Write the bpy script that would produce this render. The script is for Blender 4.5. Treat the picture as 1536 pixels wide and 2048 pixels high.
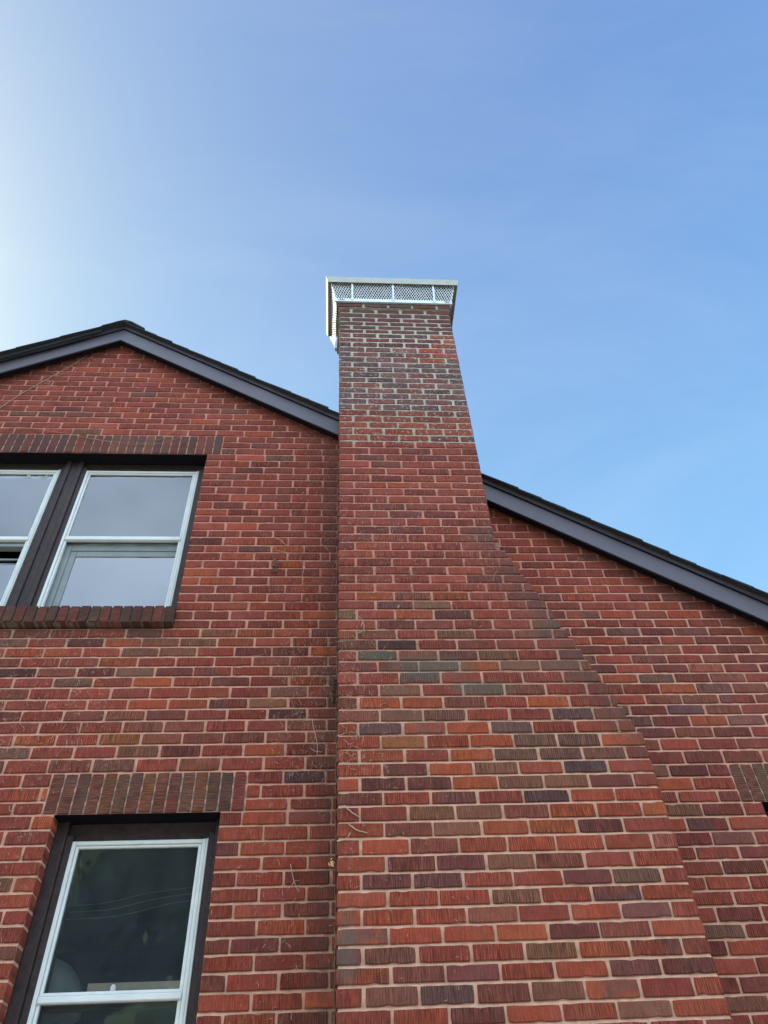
import bpy, math, random
from mathutils import Vector, Matrix
from math import radians, sin, cos, pi, floor
random.seed(7)
S = bpy.context.scene
C = S.collection
for o in list(bpy.data.objects): bpy.data.objects.remove(o)

# ------------------------------------------------------------------ camera
cam_d = bpy.data.cameras.new('camera'); cam = bpy.data.objects.new('camera', cam_d); C.objects.link(cam)
cam_d.sensor_fit = 'VERTICAL'; cam_d.sensor_height = 24.0
cam_d.lens = 24.0 * 1474.75 / 2048.0
cam_d.clip_start = 0.05; cam_d.clip_end = 3000
R_ = (0.99793112, -0.04988605, -0.04055683); U_ = (-0.0070955, -0.7124248, 0.70171259); F_ = (0.06389936, 0.69997306, 0.71130485)
cam.matrix_world = Matrix(((R_[0], U_[0], -F_[0], -0.01003), (R_[1], U_[1], -F_[1], -3.20604), (R_[2], U_[2], -F_[2], -0.65757), (0, 0, 0, 1)))
S.camera = cam
GZ = -2.27           # ground level

# ------------------------------------------------------------------ sky, sun, exposure
SUN_AZ, SUN_EL = -68.0, 40.0     # azimuth from +Y towards +X
W = bpy.data.worlds.new('World'); S.world = W; W.use_nodes = True
nt = W.node_tree; nt.nodes.clear()
def wn(t, **k):
    n = nt.nodes.new(t)
    for a, b in k.items(): setattr(n, a, b)
    return n
sky = wn('ShaderNodeTexSky'); sky.sky_type = 'NISHITA'; sky.sun_disc = False
sky.sun_elevation = radians(SUN_EL); sky.sun_rotation = radians(SUN_AZ)
sky.altitude = 0; sky.air_density = 1.15; sky.dust_density = 1.2; sky.ozone_density = 1.6
bg = wn('ShaderNodeBackground'); bg.inputs['Strength'].default_value = 0.10
out = wn('ShaderNodeOutputWorld')
# bright high cloud in the half of the sky behind the photographer (mirrored in the window panes), made bright to fill the shaded wall
tc = wn('ShaderNodeTexCoord'); sep = wn('ShaderNodeSeparateXYZ'); nt.links.new(tc.outputs['Generated'], sep.inputs[0])
ns = wn('ShaderNodeTexNoise'); ns.inputs['Scale'].default_value = 4.5; ns.inputs['Detail'].default_value = 6
nt.links.new(tc.outputs['Generated'], ns.inputs['Vector'])
mr = wn('ShaderNodeMapRange'); mr.inputs['From Min'].default_value = 0.0; mr.inputs['From Max'].default_value = -0.45
nt.links.new(sep.outputs['Y'], mr.inputs['Value'])
mr2 = wn('ShaderNodeMapRange'); mr2.inputs['From Min'].default_value = 0.35; mr2.inputs['From Max'].default_value = 0.6; mr2.inputs['To Min'].default_value = 0.62
nt.links.new(ns.outputs['Fac'], mr2.inputs['Value'])
mm = wn('ShaderNodeMath', operation='MULTIPLY'); nt.links.new(mr.outputs[0], mm.inputs[0]); nt.links.new(mr2.outputs[0], mm.inputs[1])
mx = wn('ShaderNodeMix', data_type='RGBA'); nt.links.new(mm.outputs[0], mx.inputs['Factor'])
# thin high haze veil: scales the clear sky down and adds a pale blue layer that thickens towards the horizon
def vec(op, a, b):
    v = wn('ShaderNodeVectorMath', operation=op)
    for i, q in enumerate((a, b)):
        if isinstance(q, tuple): v.inputs[i].default_value = q
        else: nt.links.new(q, v.inputs[i])
    return v.outputs[0]
zc = wn('ShaderNodeMath', operation='MAXIMUM'); nt.links.new(sep.outputs['Z'], zc.inputs[0]); zc.inputs[1].default_value = 0.25
iz = wn('ShaderNodeMath', operation='SUBTRACT'); iz.inputs[0].default_value = 1.0; nt.links.new(zc.outputs[0], iz.inputs[1])
cz = wn('ShaderNodeCombineXYZ')
for i in range(3): nt.links.new(iz.outputs[0], cz.inputs[i])
hz = vec('ADD', vec('MULTIPLY', sky.outputs[0], (0.616, 0.559, 0.202)), vec('ADD', vec('MULTIPLY', cz.outputs[0], (0.54, 1.92, 2.56)), (0.35, 0.70, 2.34)))
cmap = wn('ShaderNodeMapping'); cmap.inputs['Scale'].default_value = (1.2, 3.2, 4.0); cmap.inputs['Rotation'].default_value = (0.3, 0.2, 0.5); nt.links.new(tc.outputs['Generated'], cmap.inputs[0])
cn = wn('ShaderNodeTexNoise'); cn.inputs['Scale'].default_value = 1.3; cn.inputs['Detail'].default_value = 9; cn.inputs['Roughness'].default_value = 0.62; cn.inputs['Distortion'].default_value = 0.6; nt.links.new(cmap.outputs[0], cn.inputs['Vector'])
cr_ = wn('ShaderNodeMapRange'); cr_.inputs[1].default_value = 0.42; cr_.inputs[2].default_value = 0.72; cr_.inputs[3].default_value = 0.0; cr_.inputs[4].default_value = 0.45; nt.links.new(cn.outputs['Fac'], cr_.inputs[0])
cc_ = wn('ShaderNodeCombineXYZ')
for i in range(3): nt.links.new(cr_.outputs[0], cc_.inputs[i])
hz = vec('ADD', hz, vec('MULTIPLY', cc_.outputs[0], (0.55, 0.48, 0.30)))
hz = vec('ADD', hz, (-0.10, -0.09, -0.05))
nt.links.new(hz, mx.inputs[6]); mx.inputs[7].default_value = (11.2, 14.2, 18.2, 1)
nt.links.new(mx.outputs[2], bg.inputs['Color']); nt.links.new(bg.outputs[0], out.inputs['Surface'])
sd = bpy.data.lights.new('sun', 'SUN'); sd.energy = 4.0; sd.angle = radians(0.6); sd.color = (1.0, 0.93, 0.82)
so = bpy.data.objects.new('sun', sd); C.objects.link(so)
az, el = radians(SUN_AZ), radians(SUN_EL)
sv = Vector((sin(az) * cos(el), cos(az) * cos(el), sin(el)))
so.rotation_euler = sv.to_track_quat('Z', 'Y').to_euler(); so.location = sv * 30
S.view_settings.view_transform = 'Standard'; S.view_settings.look = 'None'; S.view_settings.gamma = 1
S.view_settings.use_curve_mapping = False
S.view_settings.exposure = 1.3
S.render.engine = 'CYCLES'

# ------------------------------------------------------------------ materials
class NT:
    def __init__(s, name):
        s.m = bpy.data.materials.new(name); s.m.use_nodes = True; s.t = s.m.node_tree; s.t.nodes.clear()
        s.out = s.t.nodes.new('ShaderNodeOutputMaterial'); s.b = s.t.nodes.new('ShaderNodeBsdfPrincipled')
        s.t.links.new(s.b.outputs[0], s.out.inputs[0])
    def n(s, t, **k):
        x = s.t.nodes.new(t)
        for a, b in k.items(): setattr(x, a, b)
        return x
    def l(s, a, b): s.t.links.new(a, b)
    def val(s, inp, v):
        if isinstance(v, (int, float, tuple)): inp.default_value = v
        else: s.l(v, inp)
    def math(s, op, a, b=0.0, c=None):
        x = s.n('ShaderNodeMath', operation=op); s.val(x.inputs[0], a); s.val(x.inputs[1], b)
        if c is not None: s.val(x.inputs[2], c)
        return x.outputs[0]
    def mix(s, f, a, b, mode='MIX'):
        x = s.n('ShaderNodeMix', data_type='RGBA', blend_type=mode); s.val(x.inputs[0], f); s.val(x.inputs[6], a); s.val(x.inputs[7], b); return x.outputs[2]
    def noise(s, vec, scale, detail=4, rough=0.55, out='Fac'):
        x = s.n('ShaderNodeTexNoise'); x.inputs['Scale'].default_value = scale; x.inputs['Detail'].default_value = detail; x.inputs['Roughness'].default_value = rough
        if vec is not None: s.l(vec, x.inputs['Vector'])
        return x.outputs[out]
    def rng(s, v, a, b, c=0.0, d=1.0):
        x = s.n('ShaderNodeMapRange'); s.l(v, x.inputs[0]); x.inputs[1].default_value = a; x.inputs[2].default_value = b; x.inputs[3].default_value = c; x.inputs[4].default_value = d; return x.outputs[0]
    def bump(s, h, strength, dist, normal=None):
        x = s.n('ShaderNodeBump'); x.inputs['Strength'].default_value = strength; x.inputs['Distance'].default_value = dist; s.l(h, x.inputs['Height'])
        if normal is not None: s.l(normal, x.inputs['Normal'])
        return x.outputs[0]
    def attr(s, name): return s.n('ShaderNodeAttribute', attribute_name=name)
    def obj(s): return s.n('ShaderNodeTexCoord').outputs['Object']

def rgb(*c): return (c[0], c[1], c[2], 1.0)

def mat_brick():
    m = NT('ribbed_brick'); co = m.obj()
    col = m.attr('Col'); aux = m.attr('Aux'); uv = m.n('ShaderNodeUVMap', uv_map='uv').outputs[0]
    sx = m.n('ShaderNodeSeparateColor'); m.l(aux.outputs['Color'], sx.inputs[0])
    rib, speck, grime = sx.outputs[0], sx.outputs[1], sx.outputs[2]; flash = aux.outputs['Alpha']
    suv = m.n('ShaderNodeSeparateXYZ'); m.l(uv, suv.inputs[0])
    # scored vertical ribs: u (metres along the brick) wobbled by noise
    n1 = m.noise(uv, 60, 3); w = m.math('MULTIPLY_ADD', n1, 0.0022, suv.outputs[0])
    ph = m.math('MULTIPLY', w, 2 * pi / 0.0098); s1 = m.math('SINE', ph)
    comb = m.n('ShaderNodeCombineXYZ'); m.l(m.math('MULTIPLY', suv.outputs[0], 210), comb.inputs[0]); m.l(m.math('MULTIPLY', suv.outputs[1], 14), comb.inputs[1])
    streak = m.noise(comb.outputs[0], 1.0, 4, 0.6)
    ribh = m.math('MULTIPLY', m.math('ADD', m.math('MULTIPLY', s1, 0.35), m.math('MULTIPLY', streak, 2.2)), rib)
    fine = m.noise(co, 420, 4, 0.7); med = m.noise(co, 90, 5, 0.6); big = m.noise(co, 14, 4, 0.6)
    # colour: mottled, streaked clay with burnt patches
    c = m.mix(m.rng(big, 0.25, 0.75), m.mix(1.0, col.outputs['Color'], rgb(0.78, 0.76, 0.76), 'MULTIPLY'), m.mix(1.0, col.outputs['Color'], rgb(1.2, 1.16, 1.12), 'MULTIPLY'))
    c = m.mix(m.rng(med, 0.3, 0.75, 0.0, 0.55), c, m.mix(1.0, c, rgb(0.62, 0.6, 0.62), 'MULTIPLY'))
    fl = m.math('MULTIPLY', m.rng(m.noise(co, 11, 3, 0.5), 0.42, 0.62), flash)
    c = m.mix(fl, c, rgb(0.085, 0.060, 0.055))
    c = m.mix(m.rng(m.noise(co, 6, 5, 0.65), 0.40, 0.70, 0.0, 0.14), c, rgb(0.32, 0.18, 0.13))
    # dirt plus painted shade in the scored grooves, with ridges painted lighter
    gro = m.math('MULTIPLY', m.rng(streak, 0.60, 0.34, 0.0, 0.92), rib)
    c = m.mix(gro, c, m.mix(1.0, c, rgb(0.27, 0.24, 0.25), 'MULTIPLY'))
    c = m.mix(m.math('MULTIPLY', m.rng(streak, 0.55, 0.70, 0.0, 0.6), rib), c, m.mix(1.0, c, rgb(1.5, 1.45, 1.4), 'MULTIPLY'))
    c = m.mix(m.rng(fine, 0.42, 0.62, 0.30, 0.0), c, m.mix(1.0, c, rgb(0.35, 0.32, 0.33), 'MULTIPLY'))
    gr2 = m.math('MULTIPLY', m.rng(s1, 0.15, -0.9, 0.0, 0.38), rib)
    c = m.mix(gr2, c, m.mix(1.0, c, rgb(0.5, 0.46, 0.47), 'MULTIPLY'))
    # pits
    vp = m.n('ShaderNodeTexVoronoi'); vp.inputs['Scale'].default_value = 120; m.l(co, vp.inputs['Vector'])
    pit = m.math('MULTIPLY', m.rng(vp.outputs['Distance'], 0.16, 0.08), m.rng(med, 0.45, 0.6))
    c = m.mix(m.math('MULTIPLY', pit, 0.7), c, rgb(0.03, 0.018, 0.016))
    # pale sucker marks and mortar smears
    vs = m.n('ShaderNodeTexVoronoi'); vs.inputs['Scale'].default_value = 75; m.l(m.mix(0.06, co, m.noise(co, 50, 3, 0.6, 'Color')), vs.inputs['Vector'])
    sp = m.math('MULTIPLY', m.math('MULTIPLY', m.rng(vs.outputs['Distance'], 0.22, 0.12), m.rng(m.noise(co, 16, 4, 0.6), 0.47, 0.6)), speck)
    c = m.mix(m.math('MULTIPLY', sp, 0.55), c, rgb(0.42, 0.34, 0.25))
    sm = m.math('MULTIPLY', m.rng(m.math('MULTIPLY_ADD', speck, 0.035, m.noise(co, 38, 6, 0.7)), 0.63, 0.71), m.math('ADD', m.math('MULTIPLY', speck, 0.40), 0.14))
    c = m.mix(sm, c, m.mix(m.rng(speck, 1.0, 1.8), rgb(0.36, 0.24, 0.19), rgb(0.40, 0.36, 0.29)))
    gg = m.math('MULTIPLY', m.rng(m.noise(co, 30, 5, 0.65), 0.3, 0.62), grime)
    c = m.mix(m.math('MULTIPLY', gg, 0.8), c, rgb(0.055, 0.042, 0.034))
    # sprayed green stain on the chimney breast, a mark of its own shape
    gs = None
    for (gx, gz, rx, rz) in ((0.47, 1.47, 0.26, 0.085), (0.72, 1.345, 0.20, 0.06), (0.20, 1.545, 0.12, 0.04), (0.04, 0.2, 0.05, 0.16)):
        sp3 = m.n('ShaderNodeSeparateXYZ'); m.l(co, sp3.inputs[0])
        dx = m.math('DIVIDE', m.math('SUBTRACT', sp3.outputs[0], gx), rx); dz = m.math('DIVIDE', m.math('SUBTRACT', sp3.outputs[2], gz), rz)
        d = m.math('ADD', m.math('MULTIPLY', dx, dx), m.math('MULTIPLY', dz, dz))
        d = m.math('ADD', d, m.math('MULTIPLY', m.math('SUBTRACT', m.noise(co, 12, 4), 0.5), 1.4))
        f = m.math('MULTIPLY', m.rng(d, 1.0, 0.2), m.math('LESS_THAN', sp3.outputs[1], 0.05))
        gs = f if gs is None else m.math('MAXIMUM', gs, f)
    c = m.mix(m.math('MULTIPLY', gs, 0.45), c, rgb(0.055, 0.085, 0.062))
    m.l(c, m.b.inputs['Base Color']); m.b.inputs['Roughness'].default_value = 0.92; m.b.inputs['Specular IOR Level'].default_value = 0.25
    nb = m.bump(ribh, 0.75, 0.0022)
    rough = m.math('SUBTRACT', 1.0, rib)
    nb = m.bump(m.math('ADD', m.math('MULTIPLY', med, m.math('ADD', 0.6, m.math('MULTIPLY', rough, 1.4))), m.math('MULTIPLY', fine, 0.4)), 0.7, 0.003, nb)
    nb = m.bump(m.math('MULTIPLY', pit, -1.0), 0.6, 0.002, nb)
    m.l(nb, m.b.inputs['Normal']); return m.m

def mat_mortar():
    m = NT('weathered_mortar'); co = m.obj(); col = m.attr('Col'); aux = m.attr('Aux')
    sx = m.n('ShaderNodeSeparateColor'); m.l(aux.outputs['Color'], sx.inputs[0])
    a = m.noise(co, 300, 5, 0.7); b = m.noise(co, 22, 5, 0.6)
    c = m.mix(m.rng(b, 0.3, 0.7), m.mix(1.0, col.outputs['Color'], rgb(0.72, 0.70, 0.70), 'MULTIPLY'), m.mix(1.0, col.outputs['Color'], rgb(1.14, 1.14, 1.14), 'MULTIPLY'))
    c = m.mix(m.rng(a, 0.35, 0.7, 0, 0.4), c, m.mix(1.0, c, rgb(0.6, 0.58, 0.57), 'MULTIPLY'))
    gg = m.math('MULTIPLY', m.rng(m.noise(co, 26, 5, 0.65), 0.3, 0.6), sx.outputs[2])
    c = m.mix(m.math('MULTIPLY', gg, 0.85), c, rgb(0.07, 0.055, 0.042))
    q3 = m.n('ShaderNodeSeparateXYZ'); m.l(co, q3.inputs[0])
    for (gx, gz, rx, rz) in ((0.47, 1.47, 0.26, 0.085), (0.72, 1.345, 0.20, 0.06)):
        dx = m.math('DIVIDE', m.math('SUBTRACT', q3.outputs[0], gx), rx); dz = m.math('DIVIDE', m.math('SUBTRACT', q3.outputs[2], gz), rz)
        d = m.math('ADD', m.math('ADD', m.math('MULTIPLY', dx, dx), m.math('MULTIPLY', dz, dz)), m.math('MULTIPLY', m.math('SUBTRACT', m.noise(co, 12, 4), 0.5), 1.4))
        c = m.mix(m.math('MULTIPLY', m.math('MULTIPLY', m.rng(d, 1.0, 0.2), m.math('LESS_THAN', q3.outputs[1], 0.05)), 0.4), c, rgb(0.10, 0.15, 0.11))
    m.l(c, m.b.inputs['Base Color']); m.b.inputs['Roughness'].default_value = 0.95; m.b.inputs['Specular IOR Level'].default_value = 0.2
    m.l(m.bump(m.math('ADD', a, m.math('MULTIPLY', b, 1.5)), 0.8, 0.003), m.b.inputs['Normal']); return m.m

def mat_simple(name, c1, c2, scale=20, rough=0.6, metal=0.0, bump=0.3, bscale=120, spec=0.5, dirt=None):
    m = NT(name); co = m.obj()
    c = m.mix(m.rng(m.noise(co, scale, 5, 0.6), 0.3, 0.7), rgb(*c1), rgb(*c2))
    if dirt:
        c = m.mix(m.rng(m.noise(co, dirt[0], 6, 0.7), dirt[1], dirt[1] + 0.07, 0, dirt[2]), c, rgb(*dirt[3]))
    m.l(c, m.b.inputs['Base Color']); m.b.inputs['Roughness'].default_value = rough; m.b.inputs['Metallic'].default_value = metal
    m.b.inputs['Specular IOR Level'].default_value = spec
    if bump: m.l(m.bump(m.noise(co, bscale, 5, 0.65), bump, 0.002), m.b.inputs['Normal'])
    return m.m

def mat_glass(name, k, dust):
    m = NT(name); m.t.nodes.remove(m.b)
    fr = m.n('ShaderNodeFresnel'); fr.inputs['IOR'].default_value = 1.62
    tr = m.n('ShaderNodeBsdfTransparent'); tr.inputs[0].default_value = rgb(0.90, 0.93, 0.92)
    gl = m.n('ShaderNodeBsdfGlossy'); gl.inputs['Roughness'].default_value = 0.015
    co = m.obj()
    df = m.n('ShaderNodeBsdfDiffuse'); df.inputs[0].default_value = rgb(0.42, 0.48, 0.56)
    mx = m.n('ShaderNodeMixShader'); m.l(m.math('MULTIPLY', fr.outputs[0], k), mx.inputs[0]); m.l(tr.outputs[0], mx.inputs[1]); m.l(gl.outputs[0], mx.inputs[2])
    m2 = m.n('ShaderNodeMixShader'); m.l(m.rng(m.noise(co, 9, 6, 0.7), 0.35, 0.8, dust * 0.4, dust), m2.inputs[0]); m.l(mx.outputs[0], m2.inputs[1]); m.l(df.outputs[0], m2.inputs[2])
    m.l(m2.outputs[0], m.out.inputs[0]); return m.m

M_BR = mat_brick(); M_MO = mat_mortar(); M_GL = mat_glass('window_glass', 1.9, 0.03); M_GD = mat_glass('dusty_glass', 0.8, 0.05); M_GI = mat_glass('inner_glass', 2.6, 0.02)
M_FAS = mat_simple('slate_purple_painted_board', (0.055, 0.044, 0.056), (0.064, 0.053, 0.066), 3, 0.5, 0, 0.08, 30, 0.4)
M_SHG = mat_simple('dark_asphalt_shingle', (0.012, 0.014, 0.016), (0.035, 0.037, 0.04), 60, 0.95, 0, 0.8, 300, 0.2)
M_BRN = mat_simple('dark_brown_paint', (0.020, 0.012, 0.011), (0.040, 0.026, 0.024), 30, 0.6, 0, 0.7, 70, 0.25, (60, 0.64, 0.6, (0.07, 0.058, 0.058)))
M_WHT = mat_simple('chalky_white_paint', (0.47, 0.49, 0.465), (0.57, 0.59, 0.56), 7, 0.45, 0, 0.3, 90, 0.5, (55, 0.66, 0.75, (0.20, 0.19, 0.17)))
M_INW = mat_simple('old_cream_paint', (0.27, 0.285, 0.265), (0.36, 0.375, 0.35), 12, 0.6)
M_SASH = mat_simple('dull_sash_paint', (0.15, 0.17, 0.168), (0.20, 0.222, 0.215), 12, 0.6)
M_CAPSHADE = mat_simple('shade_dark_steel', (0.03, 0.03, 0.032), (0.06, 0.06, 0.062), 8, 0.8)  # near-black colour standing in for shade inside the cap
M_BLD = mat_simple('pale_roller_blind', (0.60, 0.68, 0.76), (0.68, 0.76, 0.84), 2.2, 0.8, 0, 0.1, 200, 0.2)  # blue tint puts the sky reflected by the panes into the colour
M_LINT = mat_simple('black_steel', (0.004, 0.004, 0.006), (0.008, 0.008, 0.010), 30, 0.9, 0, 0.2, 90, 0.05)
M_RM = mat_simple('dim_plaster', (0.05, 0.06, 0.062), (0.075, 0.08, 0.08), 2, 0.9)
M_GALV = mat_simple('galvanised_steel', (0.42, 0.47, 0.48), (0.56, 0.60, 0.61), 45, 0.42, 0.35, 0.1, 90)
M_LID = mat_simple('cream_coated_steel', (0.30, 0.30, 0.245), (0.36, 0.36, 0.30), 14, 0.45, 0.1, 0.05, 40)
M_MESH = mat_simple('expanded_metal_wire', (0.60, 0.62, 0.62), (0.78, 0.79, 0.78), 60, 0.45, 0.3, 0.0)
M_TWIG = mat_simple('dry_vine_bark', (0.20, 0.13, 0.085), (0.42, 0.32, 0.22), 90, 0.9, 0, 0.5, 400, 0.2)
M_TWG2 = mat_simple('bleached_vine_wood', (0.30, 0.23, 0.16), (0.48, 0.40, 0.30), 90, 0.9, 0, 0.5, 400, 0.2)
M_LEAF = mat_simple('dry_brown_leaf', (0.05, 0.028, 0.018), (0.16, 0.095, 0.055), 60, 0.9)
M_LEAFY = mat_simple('dry_yellow_leaf', (0.55, 0.42, 0.17), (0.65, 0.52, 0.25), 60, 0.9)
M_SEAL = mat_simple('old_yellow_sealant', (0.035, 0.024, 0.016), (0.16, 0.11, 0.05), 14, 0.9, 0, 0.9, 100)
M_CARD = mat_simple('tan_card', (0.42, 0.33, 0.25), (0.5, 0.41, 0.32), 20, 0.9)
M_GLOBE = mat_simple('cloudy_plastic', (0.16, 0.19, 0.18), (0.24, 0.27, 0.26), 10, 0.35)
M_CORD = mat_simple('grey_cord', (0.12, 0.13, 0.13), (0.18, 0.19, 0.19), 40, 0.8)
M_BOUNCE = mat_simple('pale_bounce_concrete', (0.38, 0.36, 0.33), (0.46, 0.44, 0.41), 0.6, 0.9, 0, 0.3, 60)
M_GRASS = mat_simple('lawn_ground', (0.05, 0.08, 0.03), (0.09, 0.11, 0.04), 0.7, 1.0, 0, 0.6, 20)
M_SIDE = mat_simple('plain_brick_side', (0.16, 0.05, 0.04), (0.22, 0.07, 0.055), 8, 0.9)
M_LEAFG = mat_simple('green_leaf', (0.05, 0.11, 0.03), (0.09, 0.16, 0.05), 30, 0.6)

# ------------------------------------------------------------------ mesh helpers
def link(name, me, mats, parent=None):
    o = bpy.data.objects.new(name, me); C.objects.link(o)
    for m in (mats if isinstance(mats, (list, tuple)) else [mats]): me.materials.append(m)
    if parent is not None: o.parent = parent
    return o
class MB:
    def __init__(s): s.v = []; s.f = []
    def box(s, x0, x1, y0, y1, z0, z1, ch=0.0):
        b = len(s.v)
        if ch <= 0:
            s.v += [(x, y, z) for z in (z0, z1) for y in (y0, y1) for x in (x0, x1)]
            s.f += [tuple(b + i for i in q) for q in ((0, 2, 3, 1), (4, 5, 7, 6), (0, 1, 5, 4), (2, 6, 7, 3), (0, 4, 6, 2), (1, 3, 7, 5))]
            return
        # box with chamfered edges on the vertical/horizontal outline facing -Y
        pts = [(x0, y1, z0), (x1, y1, z0), (x1, y1, z1), (x0, y1, z1), (x0, y0 + ch, z0), (x1, y0 + ch, z0), (x1, y0 + ch, z1), (x0, y0 + ch, z1),
               (x0 + ch, y0, z0 + ch), (x1 - ch, y0, z0 + ch), (x1 - ch, y0, z1 - ch), (x0 + ch, y0, z1 - ch)]
        s.v += pts
        q = [(0, 3, 2, 1), (8, 9, 10, 11)] + [(i, (i + 1) % 4, (i + 1) % 4 + 4, i + 4) for i in range(4)] + [(i + 4, (i + 1) % 4 + 4, (i + 1) % 4 + 8, i + 8) for i in range(4)]
        s.f += [tuple(b + i for i in k) for k in q]
    def bar(s, a, b_, wv, tv):
        """straight bar from a to b with half-width vector wv and half-thickness vector tv"""
        a, b_, wv, tv = map(Vector, (a, b_, wv, tv)); n = len(s.v)
        for p in (a, b_): s.v += [tuple(p + wv + tv), tuple(p - wv + tv), tuple(p - wv - tv), tuple(p + wv - tv)]
        s.f += [(n, n + 1, n + 2, n + 3), (n + 7, n + 6, n + 5, n + 4)] + [(n + i, n + 4 + i, n + 4 + (i + 1) % 4, n + (i + 1) % 4) for i in range(4)]
    def prism(s, poly, axis, d0, d1):
        """poly of 2-D points extruded along axis ('y': (x,z), 'x': (y,z))"""
        n = len(s.v); k = len(poly)
        for d in (d0, d1):
            for a, b in poly: s.v.append((a, d, b) if axis == 'y' else (d, a, b))
        s.f += [tuple(n + i for i in range(k)), tuple(n + k + i for i in reversed(range(k)))]
        s.f += [(n + i, n + k + i, n + k + (i + 1) % k, n + (i + 1) % k) for i in range(k)]
    def tube(s, pts, rad, sides=6):
        pts = [Vector(p) for p in pts]; n0 = len(s.v)
        for i, p in enumerate(pts):
            t = (pts[min(i + 1, len(pts) - 1)] - pts[max(i - 1, 0)]).normalized()
            up = Vector((0.03, 1, 0.02)) if abs(t.y) < 0.9 else Vector((1, 0, 0))
            a = t.cross(up).normalized(); b = t.cross(a).normalized()
            r = rad[i] if isinstance(rad, (list, tuple)) else rad
            for k in range(sides):
                q = 2 * pi * k / sides; s.v.append(tuple(p + a * cos(q) * r + b * sin(q) * r))
        m = len(pts)
        for i in range(m - 1):
            for k in range(sides):
                a0 = n0 + i * sides + k; a1 = n0 + i * sides + (k + 1) % sides
                s.f.append((a0, a1, a1 + sides, a0 + sides))
        s.f.append(tuple(n0 + k for k in reversed(range(sides)))); s.f.append(tuple(n0 + (m - 1) * sides + k for k in range(sides)))
    def build(s, name, mats, parent=None, smooth=False):
        me = bpy.data.meshes.new(name); me.from_pydata(s.v, [], s.f); me.update()
        import bmesh
        bm = bmesh.new(); bm.from_mesh(me); bmesh.ops.recalc_face_normals(bm, faces=bm.faces); bm.to_mesh(me); bm.free()
        if smooth:
            for p in me.polygons: p.use_smooth = True
        return link(name, me, mats, parent)
def tag(o, label=None, cat=None, group=None, kind=None):
    if label: o['label'] = label
    if cat: o['category'] = cat
    if group: o['group'] = group
    if kind: o['kind'] = kind
    return o
def empty(name, loc):
    o = bpy.data.objects.new(name, None); o.location = loc; o.empty_display_size = 0.1; C.objects.link(o); return o

# ------------------------------------------------------------------ brick laying
P = 0.3297; H = 0.0677; M = 0.2112
DEVW = [-0.0051,-0.0032,-0.0006,-0.0005,-0.0031,-0.0004,-0.0027,-0.0045,-0.0027,-0.0057,-0.0045,-0.0005,0.0015,-0.0031,0.0004,0.0038,0.0113,0.0141,0.0138,0.0153,0.0137,0.0106,0.0147,0.0123,0.0084,0.0059,0.0053,0.0015,-0.0022,-0.0069,-0.0068,-0.0079,-0.0095,-0.0117,-0.0134,-0.0108,-0.0126,-0.014,-0.0185,-0.0136,-0.0191,-0.0155,-0.0186,-0.021,-0.0172,-0.0078,-0.0014,0.0022,0.0029,0.0044,0.0072,0.0067,0.0097,0.0094,0.0126,0.0171,0.020]
DEVC = [-0.0076,-0.0026,-0.0047,-0.0046,-0.0053,-0.0051,-0.0059,-0.0063,-0.0028,0.0018,0.003,0.0063,0.0041,0.0057,0.0055,0.0048,0.0086,0.0097,0.012,0.0137,0.0159,0.0204,0.019,0.019,0.0185,0.0137,0.0135,0.0149,0.009,0.0048,-0.0014,-0.0061,-0.0096,-0.0131,-0.0189,-0.0213,-0.0228,-0.0224,-0.0209,-0.0214,-0.0246,-0.0223,-0.0222,-0.0294,-0.0267,-0.027,-0.0218,-0.0234,-0.0201,-0.019,-0.0172,-0.0094,-0.0087,-0.0038,-0.0028,0.0001,0.0006,0.0024,0.0009,0.0046,0.0029,0.0064,0.007,0.0081,0.0161,0.0154,0.0202,0.0271,0.0261,0.027,0.0196,0.0137,0.008,0.0073,0.0135]
def ZW(k):
    if k < 1: return k * H - 0.003
    i = k - 1
    if i < len(DEVW): return k * H + DEVW[i]
    return k * H + 0.02
def ZC(k):
    if k < 0: return k * H - 0.005
    if k < len(DEVC): return k * H + DEVC[k]
    return DEVC[-1] + 0.0 + k * H
PAL = {'A': (0.31, 0.082, 0.042), 'R': (0.30, 0.095, 0.035), 'S': (0.42, 0.13, 0.03), 'L': (0.30, 0.12, 0.10), 'L2': (0.24, 0.12, 0.10),
       'K': (0.022, 0.020, 0.024), 'N': (0.045, 0.045, 0.058), 'N2': (0.05, 0.035, 0.045), 'N3': (0.065, 0.055, 0.075), 'B': (0.05, 0.058, 0.078), 'B2': (0.085, 0.08, 0.09),
       'T': (0.11, 0.085, 0.075), 'E': (0.16, 0.09, 0.07), 'G': (0.125, 0.10, 0.082), 'G2': (0.12, 0.085, 0.08), 'O': (0.16, 0.105, 0.065), 'O2': (0.19, 0.09, 0.062),
       'P': (0.11, 0.045, 0.05), 'P2': (0.12, 0.07, 0.07), 'D': (0.10, 0.043, 0.038), 'Y': (0.23, 0.12, 0.045)}
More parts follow.
